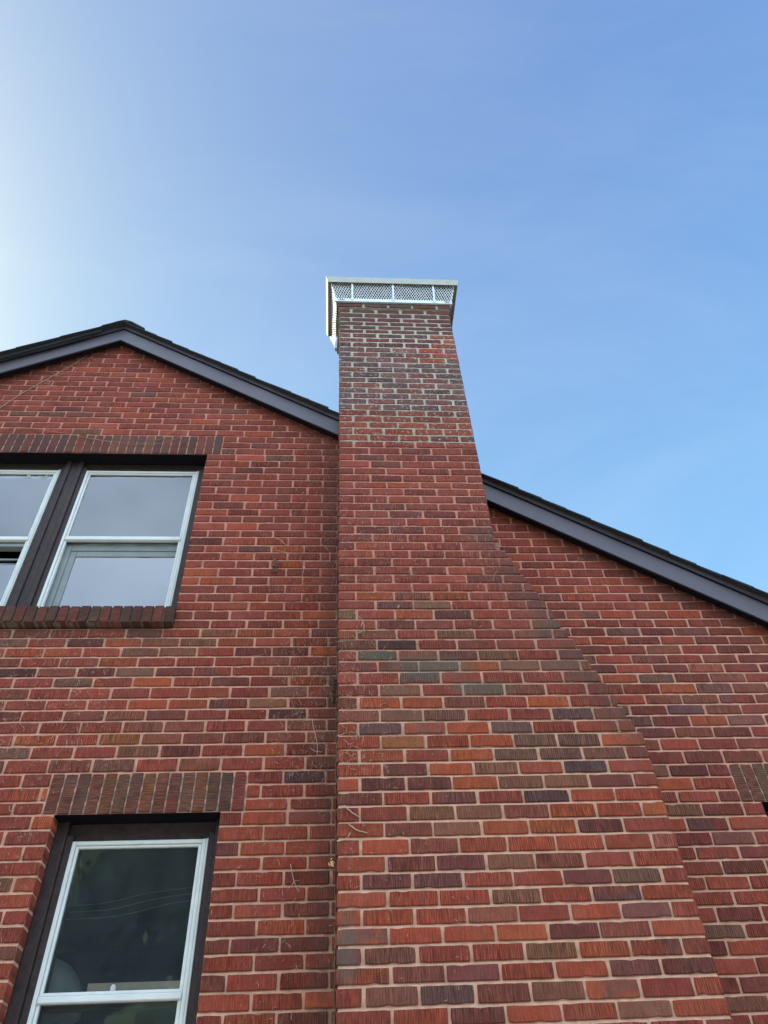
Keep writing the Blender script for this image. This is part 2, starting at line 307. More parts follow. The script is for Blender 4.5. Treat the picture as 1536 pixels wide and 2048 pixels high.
SPEC = [(0,0.314,1.614,'K'),(0,0.206,1.546,'T'),(0,1.158,0.918,'B'),(0,0.945,0.785,'N'),(0,0.449,1.48,'E'),(0,0.52,1.414,'T'),(0,0.703,1.339,'E'),(0,0.613,1.684,'O'),(0,0.311,1.203,'G'),(0,0.204,1.127,'B2'),(0,0.845,1.124,'B2'),(0,1.169,1.193,'B2'),(0,0.962,1.052,'G'),(0,1.136,1.047,'G'),(0,0.859,0.992,'G'),(0,1.049,0.984,'G'),(0,0.84,0.853,'O'),(0,1.058,0.849,'O'),(0,1.27,0.853,'P'),(0,0.671,1.005,'R'),(0,0.331,1.055,'Y'),(0,1.046,1.264,'R'),(0,1.156,0.646,'P'),(0,0.731,0.513,'O'),(0,0.532,0.517,'P'),(0,1.268,0.442,'G'),(0,1.061,0.441,'P'),(0,0.419,0.446,'P2'),(0,0.207,0.445,'P'),(0,0.733,0.376,'O'),(0,1.265,0.312,'P2'),(0,0.64,0.322,'O2'),(0,0.95,0.238,'P'),(0,0.838,0.174,'O'),(0,0.539,0.099,'P'),(0,1.162,0.101,'P2'),(0,1.365,0.099,'D'),(0,0.42,0.03,'B2'),(0,0.526,-0.043,'D'),(0,0.049,0.166,'P'),(0,0.066,1.84,'G'),(0,0.232,1.888,'P2'),(0,0.338,1.812,'R'),(0,0.62,3.107,'D'),(0,0.193,3.131,'P2'),(0,0.254,0.932,'D'),(0,0.541,1.009,'R'),(0,0.822,1.539,'O'),(0,0.062,1.3,'G'),(0,1.141,1.475,'G'),(0,0.846,0.663,'R'),(0,0.457,0.642,'O'),(0,0.431,0.708,'O'),(0,0.688,0.646,'R'),(0,1.087,0.737,'R'),(0,1.445,0.716,'R'),(0,0.522,1.435,'E'),(0,0.107,1.67,'O2'),(0,0.157,0.754,'D'),(0,0.308,0.866,'D'),(0,0.513,0.863,'D'),(0,0.12,0.582,'A'),(0,0.833,0.588,'A'),(0,1.14,0.581,'A'),(0,1.427,0.575,'L'),(0,0.903,4.381,'A'),(0,0.807,4.429,'A'),(0,0.9,4.544,'A'),(0,0.697,4.316,'A'),(1,-0.272,1.402,'N2'),(1,-0.112,1.809,'S'),(1,-0.902,1.797,'O'),(1,-1.119,1.66,'G'),(1,-1.43,1.596,'G'),(1,-0.366,1.469,'O'),(1,-1.007,1.193,'O'),(1,-1.62,1.194,'G'),(1,-1.778,1.662,'N2'),(1,-0.418,3.509,'G'),(1,-1.681,1.389,'D'),(1,-0.059,1.051,'N'),(1,-0.332,0.303,'P'),(1,-0.115,0.303,'D'),(1,-0.493,0.711,'P'),(1,-1.446,0.56,'O'),(1,-0.701,1.867,'O'),(1,-1.068,1.869,'O2'),(1,-1.031,1.387,'O2'),(1,-0.945,1.337,'O2'),(1,-1.146,1.266,'Y'),(1,-0.958,1.264,'O2'),(1,-0.712,1.132,'O2'),(1,-0.871,1.868,'O'),(1,-0.14,1.255,'O2'),(1,-0.91,1.592,'R'),(1,-2.201,3.976,'G'),(1,-2.499,3.981,'G'),(1,-1.785,3.79,'G'),(1,-0.735,4.066,'G2'),(1,-0.618,3.383,'D'),(1,-0.089,1.275,'O2'),(1,-2.044,4.019,'P'),(1,-0.999,1.491,'A'),(1,-0.309,2.567,'R'),(1,-0.367,2.472,'R'),(1,-0.106,2.067,'R'),(1,-1.826,1.815,'A'),(1,-1.662,1.815,'R'),(1,-1.581,1.267,'R'),(1,1.848,1.6,'G'),(1,2.185,1.597,'L2'),(1,1.974,1.523,'R'),(1,2.187,1.525,'G2'),(1,1.959,1.397,'N3'),(1,1.728,1.265,'P'),(1,1.679,1.331,'G2'),(1,2.283,1.332,'G2'),(1,1.723,0.845,'O'),(1,1.648,1.047,'O'),(1,1.914,0.712,'P2'),(1,1.71,0.311,'G'),(1,2.02,1.466,'O2'),(1,2.153,1.671,'L'),(1,1.422,1.727,'O'),(1,1.638,1.848,'A'),(1,2.126,1.937,'P2'),(1,2.196,2.05,'A'),(1,2.057,2.208,'P2'),(1,2.469,1.936,'A')]

def joint_lines(Zf, k0, k1, g):
    """z lines and depths of tooled bed joints: the lower lip slopes up and in, the upper part is tucked under the brick"""
    L = []
    for k in range(k0, k1 + 1):
        z = Zf(k); m = 1.0 if z < 1.1 else 0.85 if z < 2.2 else 0.72; L += [(z - g - 0.0010, 0.0030 * m), (z - g * 0.1, 0.0056 * m), (z + g + 0.0005, 0.0092 * m), (z + 0.030, 0.0062 * m)]
    return L
class Bricks:
    """collects bricks and mortar of one masonry mesh; frame O + u*U + v*Z + d*(-N), N = outward normal"""
    def __init__(s): s.v = []; s.f = []; s.mi = []; s.col = []; s.aux = []; s.uv = []
    def frame(s, O, U, N): s.O, s.U, s.N = Vector(O), Vector(U), Vector(N)
    def pt(s, u, d, z): p = s.O + s.U * u - s.N * d; return (p.x, p.y, p.z + z)
    def brick(s, u0, u1, z0, z1, col, depth=0.014, rib=1.0, vertical=False, speck=0.0, grime=None, flash=0.0, jit=0.0007, proud=0.0, nx=None, nz=2):
        R = random.uniform; n0 = len(s.v)
        L = u1 - u0; nx = nx or max(2, int(L / 0.026))
        rot = R(-0.006, 0.006) if L > 0.12 else R(-0.01, 0.01); tl = R(-0.0009, 0.0009); tz = R(-0.0007, 0.0007); du, dv = R(0, 9), R(0, 9)
        zc = (z0 + z1) / 2; uc = (u0 + u1) / 2; off = proud + R(-0.0006, 0.0010)
        def P_(u, z, d): return s.pt(u, d + off * -1 + tl * (u - uc) / max(L, .05) * 2 + tz * (z - zc) / 0.03, z + rot * (u - uc))
        ch = 0.0028
        G = []
        for j in range(nz + 1):
            for i in range(nx + 1):
                u = u0 + ch + (L - 2 * ch) * i / nx; z = z0 + ch + (z1 - z0 - 2 * ch) * j / nz
                e = (i in (0, nx)) + (j in (0, nz))
                if e: u += R(-jit, jit); z += R(-jit, jit)
                if e == 2:   # worn corners
                    k = abs(random.gauss(0, 0.0011)); u += k if i == 0 else -k; z += k if j == 0 else -k
                if e == 1 and random.random() < 0.05: z += (0.0035 if j == 0 else -0.0035 if j == nz else 0)
                G.append((u, z)); s.v.append(P_(u, z, R(0, 0.0006) if not e else R(0, 0.0012)))
        per = [i for i in range(nx + 1)] + [(j) * (nx + 1) + nx for j in range(1, nz + 1)] + [nz * (nx + 1) + i for i in range(nx - 1, -1, -1)] + [j * (nx + 1) for j in range(nz - 1, 0, -1)]
        rings = []
        for dd in (0.003, depth):
            ring = []
            for g in per:
                i, j = g % (nx + 1), g // (nx + 1); u, z = G[g]
                u += (-ch if i == 0 else ch if i == nx else 0); z += (-ch if j == 0 else ch if j == nz else 0)
                ring.append(len(s.v)); s.v.append(P_(u, z, dd)); G.append((u, z))
            rings.append(ring)
        faces = []
        for j in range(nz):
            for i in range(nx):
                a = n0 + j * (nx + 1) + i; faces.append((a, a + 1, a + nx + 2, a + nx + 1))
        pv = [n0 + g for g in per]; k = len(pv)
        for ra, rb in ((pv, rings[0]), (rings[0], rings[1])):
            for i in range(k): faces.append((ra[(i + 1) % k], ra[i], rb[i], rb[(i + 1) % k]))
        nv = len(s.v) - n0
        # orient: U x Z should be outward for (a, a+1, ...) order
        if s.U.cross(Vector((0, 0, 1))).dot(s.N) < 0: faces = [tuple(reversed(f)) for f in faces]
        s.f += faces; s.mi += [0] * len(faces)
        for q in range(nv):
            u, z = G[q]
            s.col.append((col[0] * 1.30, col[1] * 0.87, col[2] * 0.67, 1.0))
            g = grime(*s.pt(u, 0, z)) if grime else 0.0
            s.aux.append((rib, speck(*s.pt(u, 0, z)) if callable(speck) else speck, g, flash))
            s.uv.append((z + du, u + dv) if vertical else (u + du, z + dv))
    def mortar(s, us, zs, colf, d, grime=None, skip=None, amp=0.0012):
        R = random.uniform; idx = {}
        flip = s.U.cross(Vector((0, 0, 1))).dot(s.N) < 0
        def V(i, j):
            if (i, j) not in idx:
                idx[(i, j)] = len(s.v); u, z = us[i], zs[j]
                dd = d(u, z) if callable(d) else d
                s.v.append(s.pt(u, dd + R(-amp, amp), z)); s.col.append((*colf(u, z), 1.0)); s.aux.append((0, 0, grime(*s.pt(u, 0, z)) if grime else 0.0, 0)); s.uv.append((u, z))
            return idx[(i, j)]
        for i in range(len(us) - 1):
            for j in range(len(zs) - 1):
                if skip and skip((us[i] + us[i + 1]) / 2, (zs[j] + zs[j + 1]) / 2): continue
                q = (V(i, j), V(i + 1, j), V(i + 1, j + 1), V(i, j + 1)); s.f.append(q[::-1] if flip else q); s.mi.append(1)
    def build(s, name, parent):
        me = bpy.data.meshes.new(name); me.from_pydata(s.v, [], s.f); me.update()
        me.materials.append(M_BR); me.materials.append(M_MO)
        me.polygons.foreach_set('material_index', s.mi)
        a = me.attributes.new('Col', 'FLOAT_COLOR', 'POINT'); a.data.foreach_set('color', [c for q in s.col for c in q])
        a = me.attributes.new('Aux', 'FLOAT_COLOR', 'POINT'); a.data.foreach_set('color', [c for q in s.aux for c in q])
        ul = me.uv_layers.new(name='uv'); li = [0] * len(me.loops); me.loops.foreach_get('vertex_index', li)
        ul.data.foreach_set('uv', [c for i in li for c in s.uv[i]])
        o = bpy.data.objects.new(name, me); C.objects.link(o); o.parent = parent
        return o

def pick(weights):
    r = random.random() * sum(w for _, w in weights)
    for c, w in weights:
        r -= w
        if r <= 0: return c
    return weights[-1][0]
RED = (0.235, 0.062, 0.043)
MEAN = (0.205, 0.062, 0.047)
def vary(c, a=0.08, mixf=0.30):
    c = tuple(c[i] * (1 - mixf) + MEAN[i] * mixf for i in range(3))
    k = 1 + random.gauss(0, a); h = random.gauss(0, 0.025)
    return (max(0.01, c[0] * k), max(0.008, c[1] * k * (1 + h)), max(0.008, c[2] * k * (1 - h)))
def wall_col(x, z):
    """clay colour mix by height: the band under the upper sill has many grey-green and plum bricks"""
    k = z / H
    if k > 52: w = [((0.225, 0.066, 0.050), 62), ((0.27, 0.075, 0.045), 12), ((0.18, 0.055, 0.047), 20), ((0.13, 0.08, 0.07), 3), ((0.30, 0.10, 0.05), 3)]
    elif k > 29: w = [((0.22, 0.060, 0.043), 55), ((0.175, 0.050, 0.040), 25), ((0.28, 0.080, 0.040), 12), ((0.14, 0.048, 0.043), 8)]
    elif k > 15: w = [(RED, 36), ((0.175, 0.05, 0.042), 20), ((0.15, 0.065, 0.052), 12), ((0.19, 0.09, 0.062), 10), ((0.28, 0.09, 0.038), 8), ((0.13, 0.10, 0.078), 6), ((0.10, 0.042, 0.042), 8)]
    else: w = [((0.24, 0.066, 0.040), 52), ((0.185, 0.052, 0.038), 26), ((0.30, 0.085, 0.036), 8), ((0.13, 0.055, 0.046), 8), ((0.14, 0.09, 0.07), 4)]
    if x > 1.0 and k < 34: w = w + [((0.13, 0.042, 0.038), 30)]
    c = vary(pick(w)); return c, (0.6 if random.random() < 0.05 else 0.0)
def chim_col(x, z, k):
    if k >= 66:
        w = [((0.10, 0.038, 0.036), 60), ((0.075, 0.04, 0.04), 22), ((0.06, 0.048, 0.044), 14)]
        if k < 69 and x > 0.72: w = [((0.24, 0.07, 0.055), 60), ((0.1, 0.04, 0.04), 40)]
    elif k >= 54:
        t = (k - 54) / 12.0
        w = [((0.15, 0.085, 0.085), 30), ((0.115, 0.080, 0.088), 22 + 26 * t), ((0.19, 0.075, 0.065), 28 - 24 * t), ((0.085, 0.06, 0.062), 8)]
        if k in (64,65) and x > 0.5: w = [((0.23, 0.08, 0.07), 70), ((0.2, 0.08, 0.07), 30)]
    elif k >= 29: w = [((0.22, 0.064, 0.050), 50), ((0.175, 0.055, 0.045), 26), ((0.25, 0.072, 0.045), 16), ((0.13, 0.052, 0.05), 8)]
    elif k >= 17: w = [(RED, 36), ((0.18, 0.055, 0.045), 22), ((0.16, 0.08, 0.06), 16), ((0.28, 0.09, 0.038), 9), ((0.13, 0.10, 0.078), 9), ((0.105, 0.05, 0.05), 8)]
    else: w = [((0.26, 0.072, 0.040), 56), ((0.195, 0.055, 0.038), 18), ((0.30, 0.09, 0.038), 12), ((0.15, 0.062, 0.05), 6), ((0.15, 0.095, 0.07), 5)]
    c = vary(pick(w), 0.08, 0.12 if k > 48 else 0.25)
    if k >= 54: c = (c[0] * 0.92, c[1] * 1.16, c[2] * 1.28)
    return c, (0.6 if random.random() < 0.05 and k < 66 else 0.0)
def special(plane, x0, x1, z0, z1):
    for (p, x, z, c) in SPEC:
        if p == plane and x0 - 0.006 <= x < x1 + 0.006 and z0 - 0.006 <= z < z1 + 0.006: return PAL[c]
    return None
def lay(u0, u1, anchor):
    """stretcher joints between u0 and u1 given one joint position"""
    js = [u0]; j = anchor + math.ceil((u0 - anchor) / M - 1e-6) * M
    while j < u1 - 0.02:
        if j > u0 + 0.03: js.append(j)
        j += M
    js.append(u1); return js
G = 0.0062     # half joint

# profile of the roof line on the gable (underside of the barge board)
PKX, PKZ = -1.855, 4.92
def under(x): return PKZ - 0.672 * (x - PKX) if x > PKX else PKZ + 0.63 * (x - PKX)

# ------------------------------------------------------------------ the house
house = tag(empty('brick_house', (0, P, GZ)), 'red ribbed-brick house with a steep gable, slate purple barge boards and a tall side chimney', 'house')
HO = Matrix.Translation((0, -P, -GZ))
def hp(o):   # keep world position under the house empty
    o.parent = house; o.matrix_parent_inverse = house.matrix_world.inverted() if False else HO; return o
house.matrix_world = Matrix.Translation((0, P, GZ))

def cl01(v): return max(0.0, min(1.0, v))
OPEN = [(-2.87, -0.957, ZW(29) + 0.004, ZW(52)), (-1.333, -0.555, -0.62, ZW(13)), (2.13, 2.93, -0.62, ZW(13))]
LINT = [(-2.985, -0.862, 52, 55), (-1.392, -0.446, 13, 16), (2.032, 3.03, 13, 16)]
XL, XR = -4.3, 4.6
def in_open(x0, x1, z0, z1):
    for a, b, c, d in OPEN:
        if x1 > a + 0.001 and x0 < b - 0.001 and z1 > c + 0.001 and z0 < d - 0.001: return True
    return False
def grime_dark_w(x, y, z):
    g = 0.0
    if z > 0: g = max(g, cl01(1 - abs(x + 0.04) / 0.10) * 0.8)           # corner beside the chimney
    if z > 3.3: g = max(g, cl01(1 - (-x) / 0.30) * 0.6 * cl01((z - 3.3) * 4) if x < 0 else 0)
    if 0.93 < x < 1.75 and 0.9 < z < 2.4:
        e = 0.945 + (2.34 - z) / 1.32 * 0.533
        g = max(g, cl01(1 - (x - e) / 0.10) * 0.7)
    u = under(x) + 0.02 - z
    if 0 < u < 0.11: g = max(g, 0.75 * (1 - u / 0.11))  # darker band fading down from the barge boards
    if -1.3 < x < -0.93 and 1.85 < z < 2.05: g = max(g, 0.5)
    if -2.95 < x < -0.95 and 1.85 < z < 1.99: g = max(g, 0.5)  # darker strip below the sill
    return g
def speck_w(x, y, z):
    s = cl01(1 - abs(x + 0.22) / 0.30) * (0.9 if z < 3.9 else 0.5) if -0.55 < x < 0.0 else 0.0
    if x < -1.15 and 0.6 < z < 2.0: s = max(s, 0.9)
    if x < -1.3 and z <= 1.2: s = max(s, 0.6)
    return s
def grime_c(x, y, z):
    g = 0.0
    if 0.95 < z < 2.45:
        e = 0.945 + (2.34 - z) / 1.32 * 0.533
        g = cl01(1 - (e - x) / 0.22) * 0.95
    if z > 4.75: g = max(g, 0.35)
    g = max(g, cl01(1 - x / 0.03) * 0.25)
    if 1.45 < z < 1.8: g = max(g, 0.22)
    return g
def speck_c(x, y, z):
    s = 0.0
    if 1.5 < z < 3.4: s = cl01((z - 1.4) * 2) * cl01((3.5 - z) * 2) * 0.9
    if x < 0.45 and 0.3 < z <= 1.6: s = max(s, 0.8 * cl01((0.5 - x) * 4))
    if 3.25 <= z < 4.7: s = max(s, 1.9)
    return s

def mort_w(x, z):
    k = z / H
    if k > 50: return (0.47, 0.205, 0.148)
    if k > 30: return (0.47, 0.205, 0.145)
    if k > 12: return (0.50, 0.25, 0.17)
    return (0.51, 0.28, 0.185)

def build_wall():
    B = Bricks(); B.frame((0, P, 0), (1, 0, 0), (0, -1, 0))
    kmin = int(floor(GZ / H)); kmax = 75
    for k in range(kmin, kmax):
        z0, z1 = ZW(k) + G, ZW(k + 1) - G
        # course segments
        cuts = [(XL, XR)]
        def sub(a, b):
            nonlocal cuts
            r = []
            for (p, q) in cuts:
                if b <= p or a >= q: r.append((p, q)); continue
                if a > p: r.append((p, a))
                if b < q: r.append((b, q))
            cuts = r
        for (a, b, c, d) in OPEN:
            if ZW(k + 1) > c + 0.03 and ZW(k) < d - 0.01: sub(a, b)
        for (a, b, k0, k1) in LINT:
            if k0 <= k < k1: sub(a, b)
        # hidden behind the chimney
        cr = 1.44 if k < 15 else (1.44 - (k - 15) / 19.0 * 0.533 if k < 34 else 0.90)
        sub(0.03, cr)
        for (a, b) in cuts:
            full = (k % 2 == 1)
            if 29 <= k < 58 and b <= 0.1 and a > -1.2: anc = a + (0 if full else M / 2)
            elif k <= 13 and b <= 0.1 and a > -0.8: anc = a + (0 if full else M / 2)
            elif k >= 50: anc = -0.957 + (0 if full else M / 2) + 0.0006 * k
            elif a > 0.5: anc = 2.13 + (0 if full else M / 2)
            else: anc = -1.5337 + (0 if full else M / 2)
            js = lay(a, b, anc)
            for i in range(len(js) - 1):
                u0, u1 = js[i], js[i + 1]
                xr_ = PKX + (PKZ + 0.12 - z1) / 0.672; xl_ = PKX - (PKZ + 0.12 - z1) / 0.63
                u0, u1 = max(u0, xl_), min(u1, xr_)
                if u1 - u0 < 0.035: continue
                eL = (i == 0 and a > XL + 0.1 and a < 0.5 or (i == 0 and a > 2.5)); eR = (i == len(js) - 2 and (b < -0.1 or abs(b - 2.13) < 0.01))
                lint_edge = any(k0 <= k < k1 for (_, _, k0, k1) in LINT) and (i == 0 or i == len(js) - 2)
                jl = random.uniform(-0.004, 0.004)
                p0 = u0 + (0 if (eL and not lint_edge) else G) + (jl if i else 0); p1 = u1 - (0 if (eR and not lint_edge) else G)
                sc = special(1, p0, p1, z0, z1)
                c, fl = wall_col((p0 + p1) / 2, z0)
                if sc: c, fl = vary(sc, 0.04, 0.22), 0.0
                dp = 0.097 if (eL or eR) else 0.014
                B.brick(p0, p1, z0 + random.uniform(-.0008, .0008), z1 + random.uniform(-.0008, .0008), c, depth=dp, rib=random.choice((1.0, 0.95, 0.85, 0.7, 0.55, 0.35)), speck=speck_w, grime=grime_dark_w, flash=fl)
    # mortar sheet with openings
    us = sorted(set([round(XL + i * 0.06, 4) for i in range(int((XR - XL) / 0.06) + 1)] + [o for t in OPEN for o in t[:2]] + [t[0] + 0.004 for t in OPEN] + [t[1] - 0.004 for t in OPEN] + [XR]))
    for e in [o for t in OPEN for o in t[:2]]:
        us = [u for u in us if u == e or abs(u - e) > 0.0005]
    jl = joint_lines(ZW, kmin, kmax, G); ex = [t[3] for t in OPEN] + [t[2] for t in OPEN]
    zs = sorted([z for z, d in jl if all(abs(z - e) > 0.002 for e in ex)] + sorted(set(ex)))
    import bisect
    def zdep(L):
        zz = [a for a, _ in L]
        def f(u, z):
            i = min(range(max(0, bisect.bisect(zz, z) - 2), min(len(zz), bisect.bisect(zz, z) + 2)), key=lambda q: abs(zz[q] - z)); return L[i][1]
        return f
    global ZDEP; ZDEP = zdep
    def skip(u, z):
        if z > under(u) + 0.13: return True
        return any(a < u < b and c < z < d for (a, b, c, d) in OPEN)
    B.mortar(us, zs, mort_w, zdep(jl), grime_dark_w, skip, 0.0006)
    # reveals of the openings in mortar colour (bricks stand 4 mm proud of it)
    for (a, b, c, d) in OPEN:
        zz = [c + (d - c) * i / 24 for i in range(25)]
        for (x, ux, nrm) in ((a - 0.004, 1, (1, 0, 0)), (b + 0.004, 1, (-1, 0, 0))):
            B.frame((x, P + 0.006, 0), (0, 1, 0), nrm); B.mortar([0, 0.03, 0.06, 0.12], zz, lambda u, z: mort_w(0, z), 0.0, None, None, 0.0)
        B.frame((0, P, 0), (1, 0, 0), (0, -1, 0))
    return hp(B.build('wall', None))
wall = build_wall()

def chim_right(k):
    if k < 16: return 1.478
    if k < 35: return 1.478 - (k - 15) / 20.0 * (1.478 - 0.9453)
    return 0.9453
CD = 0.45
def build_chimney():
    B = Bricks()
    kmin = int(floor(GZ / H))
    def mort(x, z):
        k = z / H
        if k > 66: return (0.46, 0.41, 0.32)
        if k > 54: return (0.42, 0.37, 0.30)
        if k > 48.3: return (0.37, 0.31, 0.225)
        if k > 27: return (0.48, 0.21, 0.15)
        if k > 18: return (0.51, 0.26, 0.178)
        return (0.53, 0.30, 0.20)
    # shoulder step list
    for face in ('front', 'left', 'right', 'back'):
        for k in range(kmin, 76):
            XRk = chim_right(k)
            g = G + (0.002 if k >= 66 else 0); gh = G + (0.005 if k >= 67 else 0.0012 if k >= 48 else 0)
            z0, z1 = ZC(k) + g, ZC(k + 1) - g
            top = k == 75
            if top: z0, z1 = ZC(75) + 0.004, ZC(75) + 0.062
            pr = 0.020 if top else 0.0
            full = k % 2 == 1
            if face == 'front':
                B.frame((0, -pr, 0), (1, 0, 0), (0, -1, 0)); a, b = -pr, XRk + pr
                anc = 0.0 + (0 if full else M / 2) - 0.0045
            elif face == 'left':
                if top: B.frame((-pr + 0.002, 0, 0), (0, 1, 0), (-1, 0, 0))
                else: B.frame((0.002, 0, 0), (0, 1, 0), (-1, 0, 0))
                a, b = 0.10, CD + pr; anc = 0.10 + (0 if full else M / 2)
                if z1 < under(0) - 0.2: b = P
                if b < 0.3: continue
            elif face == 'right':
                B.frame((XRk + pr - 0.002, 0, 0), (0, 1, 0), (1, 0, 0)); a, b = 0.10, CD + pr; anc = 0.10 + (0 if full else M / 2)
                if k < 44: b = P
            else:
                if k < 56: continue
                B.frame((0, CD + pr, 0), (1, 0, 0), (0, 1, 0)); a, b = 0.0, XRk; anc = (0 if full else M / 2)
            js = lay(a, b, anc)
            rough = k >= 67
            for i in range(len(js) - 1):
                u0, u1 = js[i], js[i + 1]; first, last = i == 0, i == len(js) - 2
                if face == 'front' and 15 <= k < 35 and last and u1 - u0 < 0.055 and i > 0: pass
                p0 = u0 + (0 if first and face == 'front' else gh); p1 = u1 - (0 if last and face == 'front' else gh)
                if p1 - p0 < 0.02: continue
                c, fl = chim_col((p0 + p1) / 2 if face in ('front', 'back') else 0.3, z0, k)
                if face == 'front':
                    sc = special(0, p0, p1, z0, z1)
                    if sc: c, fl = vary(sc, 0.04, 0.22), 0.0
                jl = 0 if first else random.uniform(-0.0035, 0.0035)
                zz = random.uniform(-.001, .001)
                dp = 0.098 if ((first or last) and face == 'front') else (0.09 if top else 0.016)
                if face == 'front' and last and 14 <= k <= 35: dp = 0.098; 
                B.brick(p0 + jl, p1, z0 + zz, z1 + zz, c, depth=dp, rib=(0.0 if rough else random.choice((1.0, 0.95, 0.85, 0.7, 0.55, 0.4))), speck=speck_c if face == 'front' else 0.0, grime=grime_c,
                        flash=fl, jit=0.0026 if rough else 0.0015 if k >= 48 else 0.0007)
            # the top of a shoulder step: fill bricks laid back to the wall
    # mortar core
    for (k0, k1) in [(kmin, 15)] + [(k, k + 1) for k in range(15, 35)] + [(35, 75), (75, 76)]:
        za, zb = ZC(k0), ZC(k1) if k1 < 76 else ZC(75) + 0.064
        xr = chim_right(k0); pr = 0.016 if k0 == 75 else 0.0
        kk1 = k1 if k1 < 76 else 75
        if k0 == 75: jl = [(za, 0.004), (za + 0.032, 0.004), (zb, 0.004)]
        else:
            jl = [q for q in joint_lines(ZC, k0, kk1, G + (0.002 if k0 >= 66 else 0)) if za < q[0] < zb]; jl = [(za, 0.0078)] + jl + [(zb, 0.0078)]
            if k0 == 35: jl = [(z, d if z < 48 * H else d * 0.72) for z, d in jl]
        zs = [q[0] for q in jl]; dep = ZDEP(jl)
        ins = 0.006
        x0, x1, y1 = ins - pr, xr - ins + pr, CD - ins + pr
        nx = 30; us = [x0 + (x1 - x0) * i / nx for i in range(nx + 1)]
        B.frame((0, -pr, 0), (1, 0, 0), (0, -1, 0)); B.mortar(us, zs, mort, dep, grime_c, None, 0.0009)
        yb = P + 0.02 if zb < 2.8 else y1
        ys = [0.004 - pr + (yb - 0.004 + pr) * i / 8 for i in range(9)]
        B.frame((x0, 0, 0), (0, 1, 0), (-1, 0, 0)); B.mortar(ys, zs, mort, 0.0, grime_c, None, 0.0)
        B.frame((x1, 0, 0), (0, 1, 0), (1, 0, 0)); B.mortar(ys, zs, mort, 0.0, grime_c, None, 0.0)
        if zb > 3.4: B.frame((0, y1, 0), (1, 0, 0), (0, 1, 0)); B.mortar(us, zs, mort, 0.0, grime_c, None, 0.0)
        # flat top of each step (and its underside at the projecting course)
        for zt in ((zb,) if k0 != 75 else (zb, za)):
            b0 = len(B.v)
            for (x, y) in ((x0, 0.004 - pr), (x1, 0.004 - pr), (x1, y1), (x0, y1)):
                B.v.append((x, y, zt)); B.col.append((*mort(x, za + 0.001), 1)); B.aux.append((0, 0, 0.5, 0)); B.uv.append((x, y))
            B.f.append((b0, b0 + 1, b0 + 2, b0 + 3)); B.mi.append(1)
    return hp(B.build('chimney', None))
chimney = build_chimney()

# soldier courses over the openings and the rowlock sill
def soldiers(i, label, tint):
    a, b, k0, k1 = LINT[i]; B = Bricks(); B.frame((0, P, 0), (1, 0, 0), (0, -1, 0))
    z0, z1 = ZW(k0) + 0.003, ZW(k1) - G; n = round((b - a) / 0.0633); w = (b - a) / n
    for j in range(n):
        c = vary(pick(tint), 0.10, 0.22)
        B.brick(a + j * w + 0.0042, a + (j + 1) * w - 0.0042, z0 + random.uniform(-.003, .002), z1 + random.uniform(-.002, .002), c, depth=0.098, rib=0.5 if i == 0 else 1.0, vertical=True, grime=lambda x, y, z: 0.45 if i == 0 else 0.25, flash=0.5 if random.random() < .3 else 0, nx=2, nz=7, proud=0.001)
    us = [a + (b - a) * j / 30 for j in range(31)]; zs = [z0 + 0.002 + (z1 - z0) * j / 6 for j in range(7)]
    B.mortar(us, zs, lambda x, z: (0.27, 0.205, 0.16) if i else (0.25, 0.15, 0.12), 0.0050, lambda x, y, z: 0.25, None, 0.0008)
    o = hp(B.build('soldier_lintel', None)); o['label'] = label; return o
soldiers(0, 'upright dark brick lintel over the upstairs double window', [((0.115, 0.055, 0.048), 40), ((0.085, 0.05, 0.048), 25), ((0.05, 0.045, 0.055), 12), ((0.15, 0.085, 0.055), 10), ((0.15, 0.055, 0.045), 13)])
soldiers(1, 'upright ribbed brick lintel over the lower window', [((0.13, 0.06, 0.045), 35), ((0.11, 0.085, 0.06), 25), ((0.17, 0.05, 0.042), 22), ((0.18, 0.10, 0.045), 12), ((0.08, 0.06, 0.05), 6)])
soldiers(2, 'upright ribbed brick lintel at the right edge', [((0.14, 0.075, 0.055), 50), ((0.12, 0.045, 0.04), 30), ((0.12, 0.10, 0.07), 20)])
def sill(x0, x1, z0, z1, label):
    B = Bricks(); B.frame((0, P - 0.045, 0), (1, 0, 0), (0, -1, 0)); n = round((x1 - x0) / 0.0605); w = (x1 - x0) / n
    T = [((0.14, 0.05, 0.042), 50), ((0.08, 0.048, 0.04), 35), ((0.09, 0.08, 0.06), 12)]
    for j in range(n):
        a = x0 + j * w
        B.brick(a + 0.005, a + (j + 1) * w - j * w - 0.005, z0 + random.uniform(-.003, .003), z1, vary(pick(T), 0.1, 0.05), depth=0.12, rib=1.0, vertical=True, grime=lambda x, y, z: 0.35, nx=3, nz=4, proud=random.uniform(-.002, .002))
    o = MB()
    us = [x0 + 0.002 + (x1 - x0 - 0.004) * j / 40 for j in range(41)]
    mc = lambda x, z: (0.17, 0.14, 0.11)
    B.mortar(us, [z0 + 0.003, (z0 + z1) / 2, z1 - 0.004], mc, 0.012, lambda x, y, z: 0.6)
    for zz in (z0 + 0.003, z1 - 0.004):
        for i in range(40):
            b0 = len(B.v)
            for (x, y) in ((us[i], P - 0.033), (us[i + 1], P - 0.033), (us[i + 1], P + 0.11), (us[i], P + 0.11)):
                B.v.append((x, y, zz)); B.col.append((0.17, 0.14, 0.11, 1)); B.aux.append((0, 0, 0.6, 0)); B.uv.append((x, y))
            B.f.append((b0, b0 + 1, b0 + 2, b0 + 3)); B.mi.append(1)
    r = hp(B.build('window_sill', None)); r['label'] = label
sill(-2.88, -0.953, 1.978, 2.092, 'projecting rowlock brick sill under the upstairs double window')
sill(-1.34, -0.55, -0.61, -0.50, 'brick sill under the lower window')

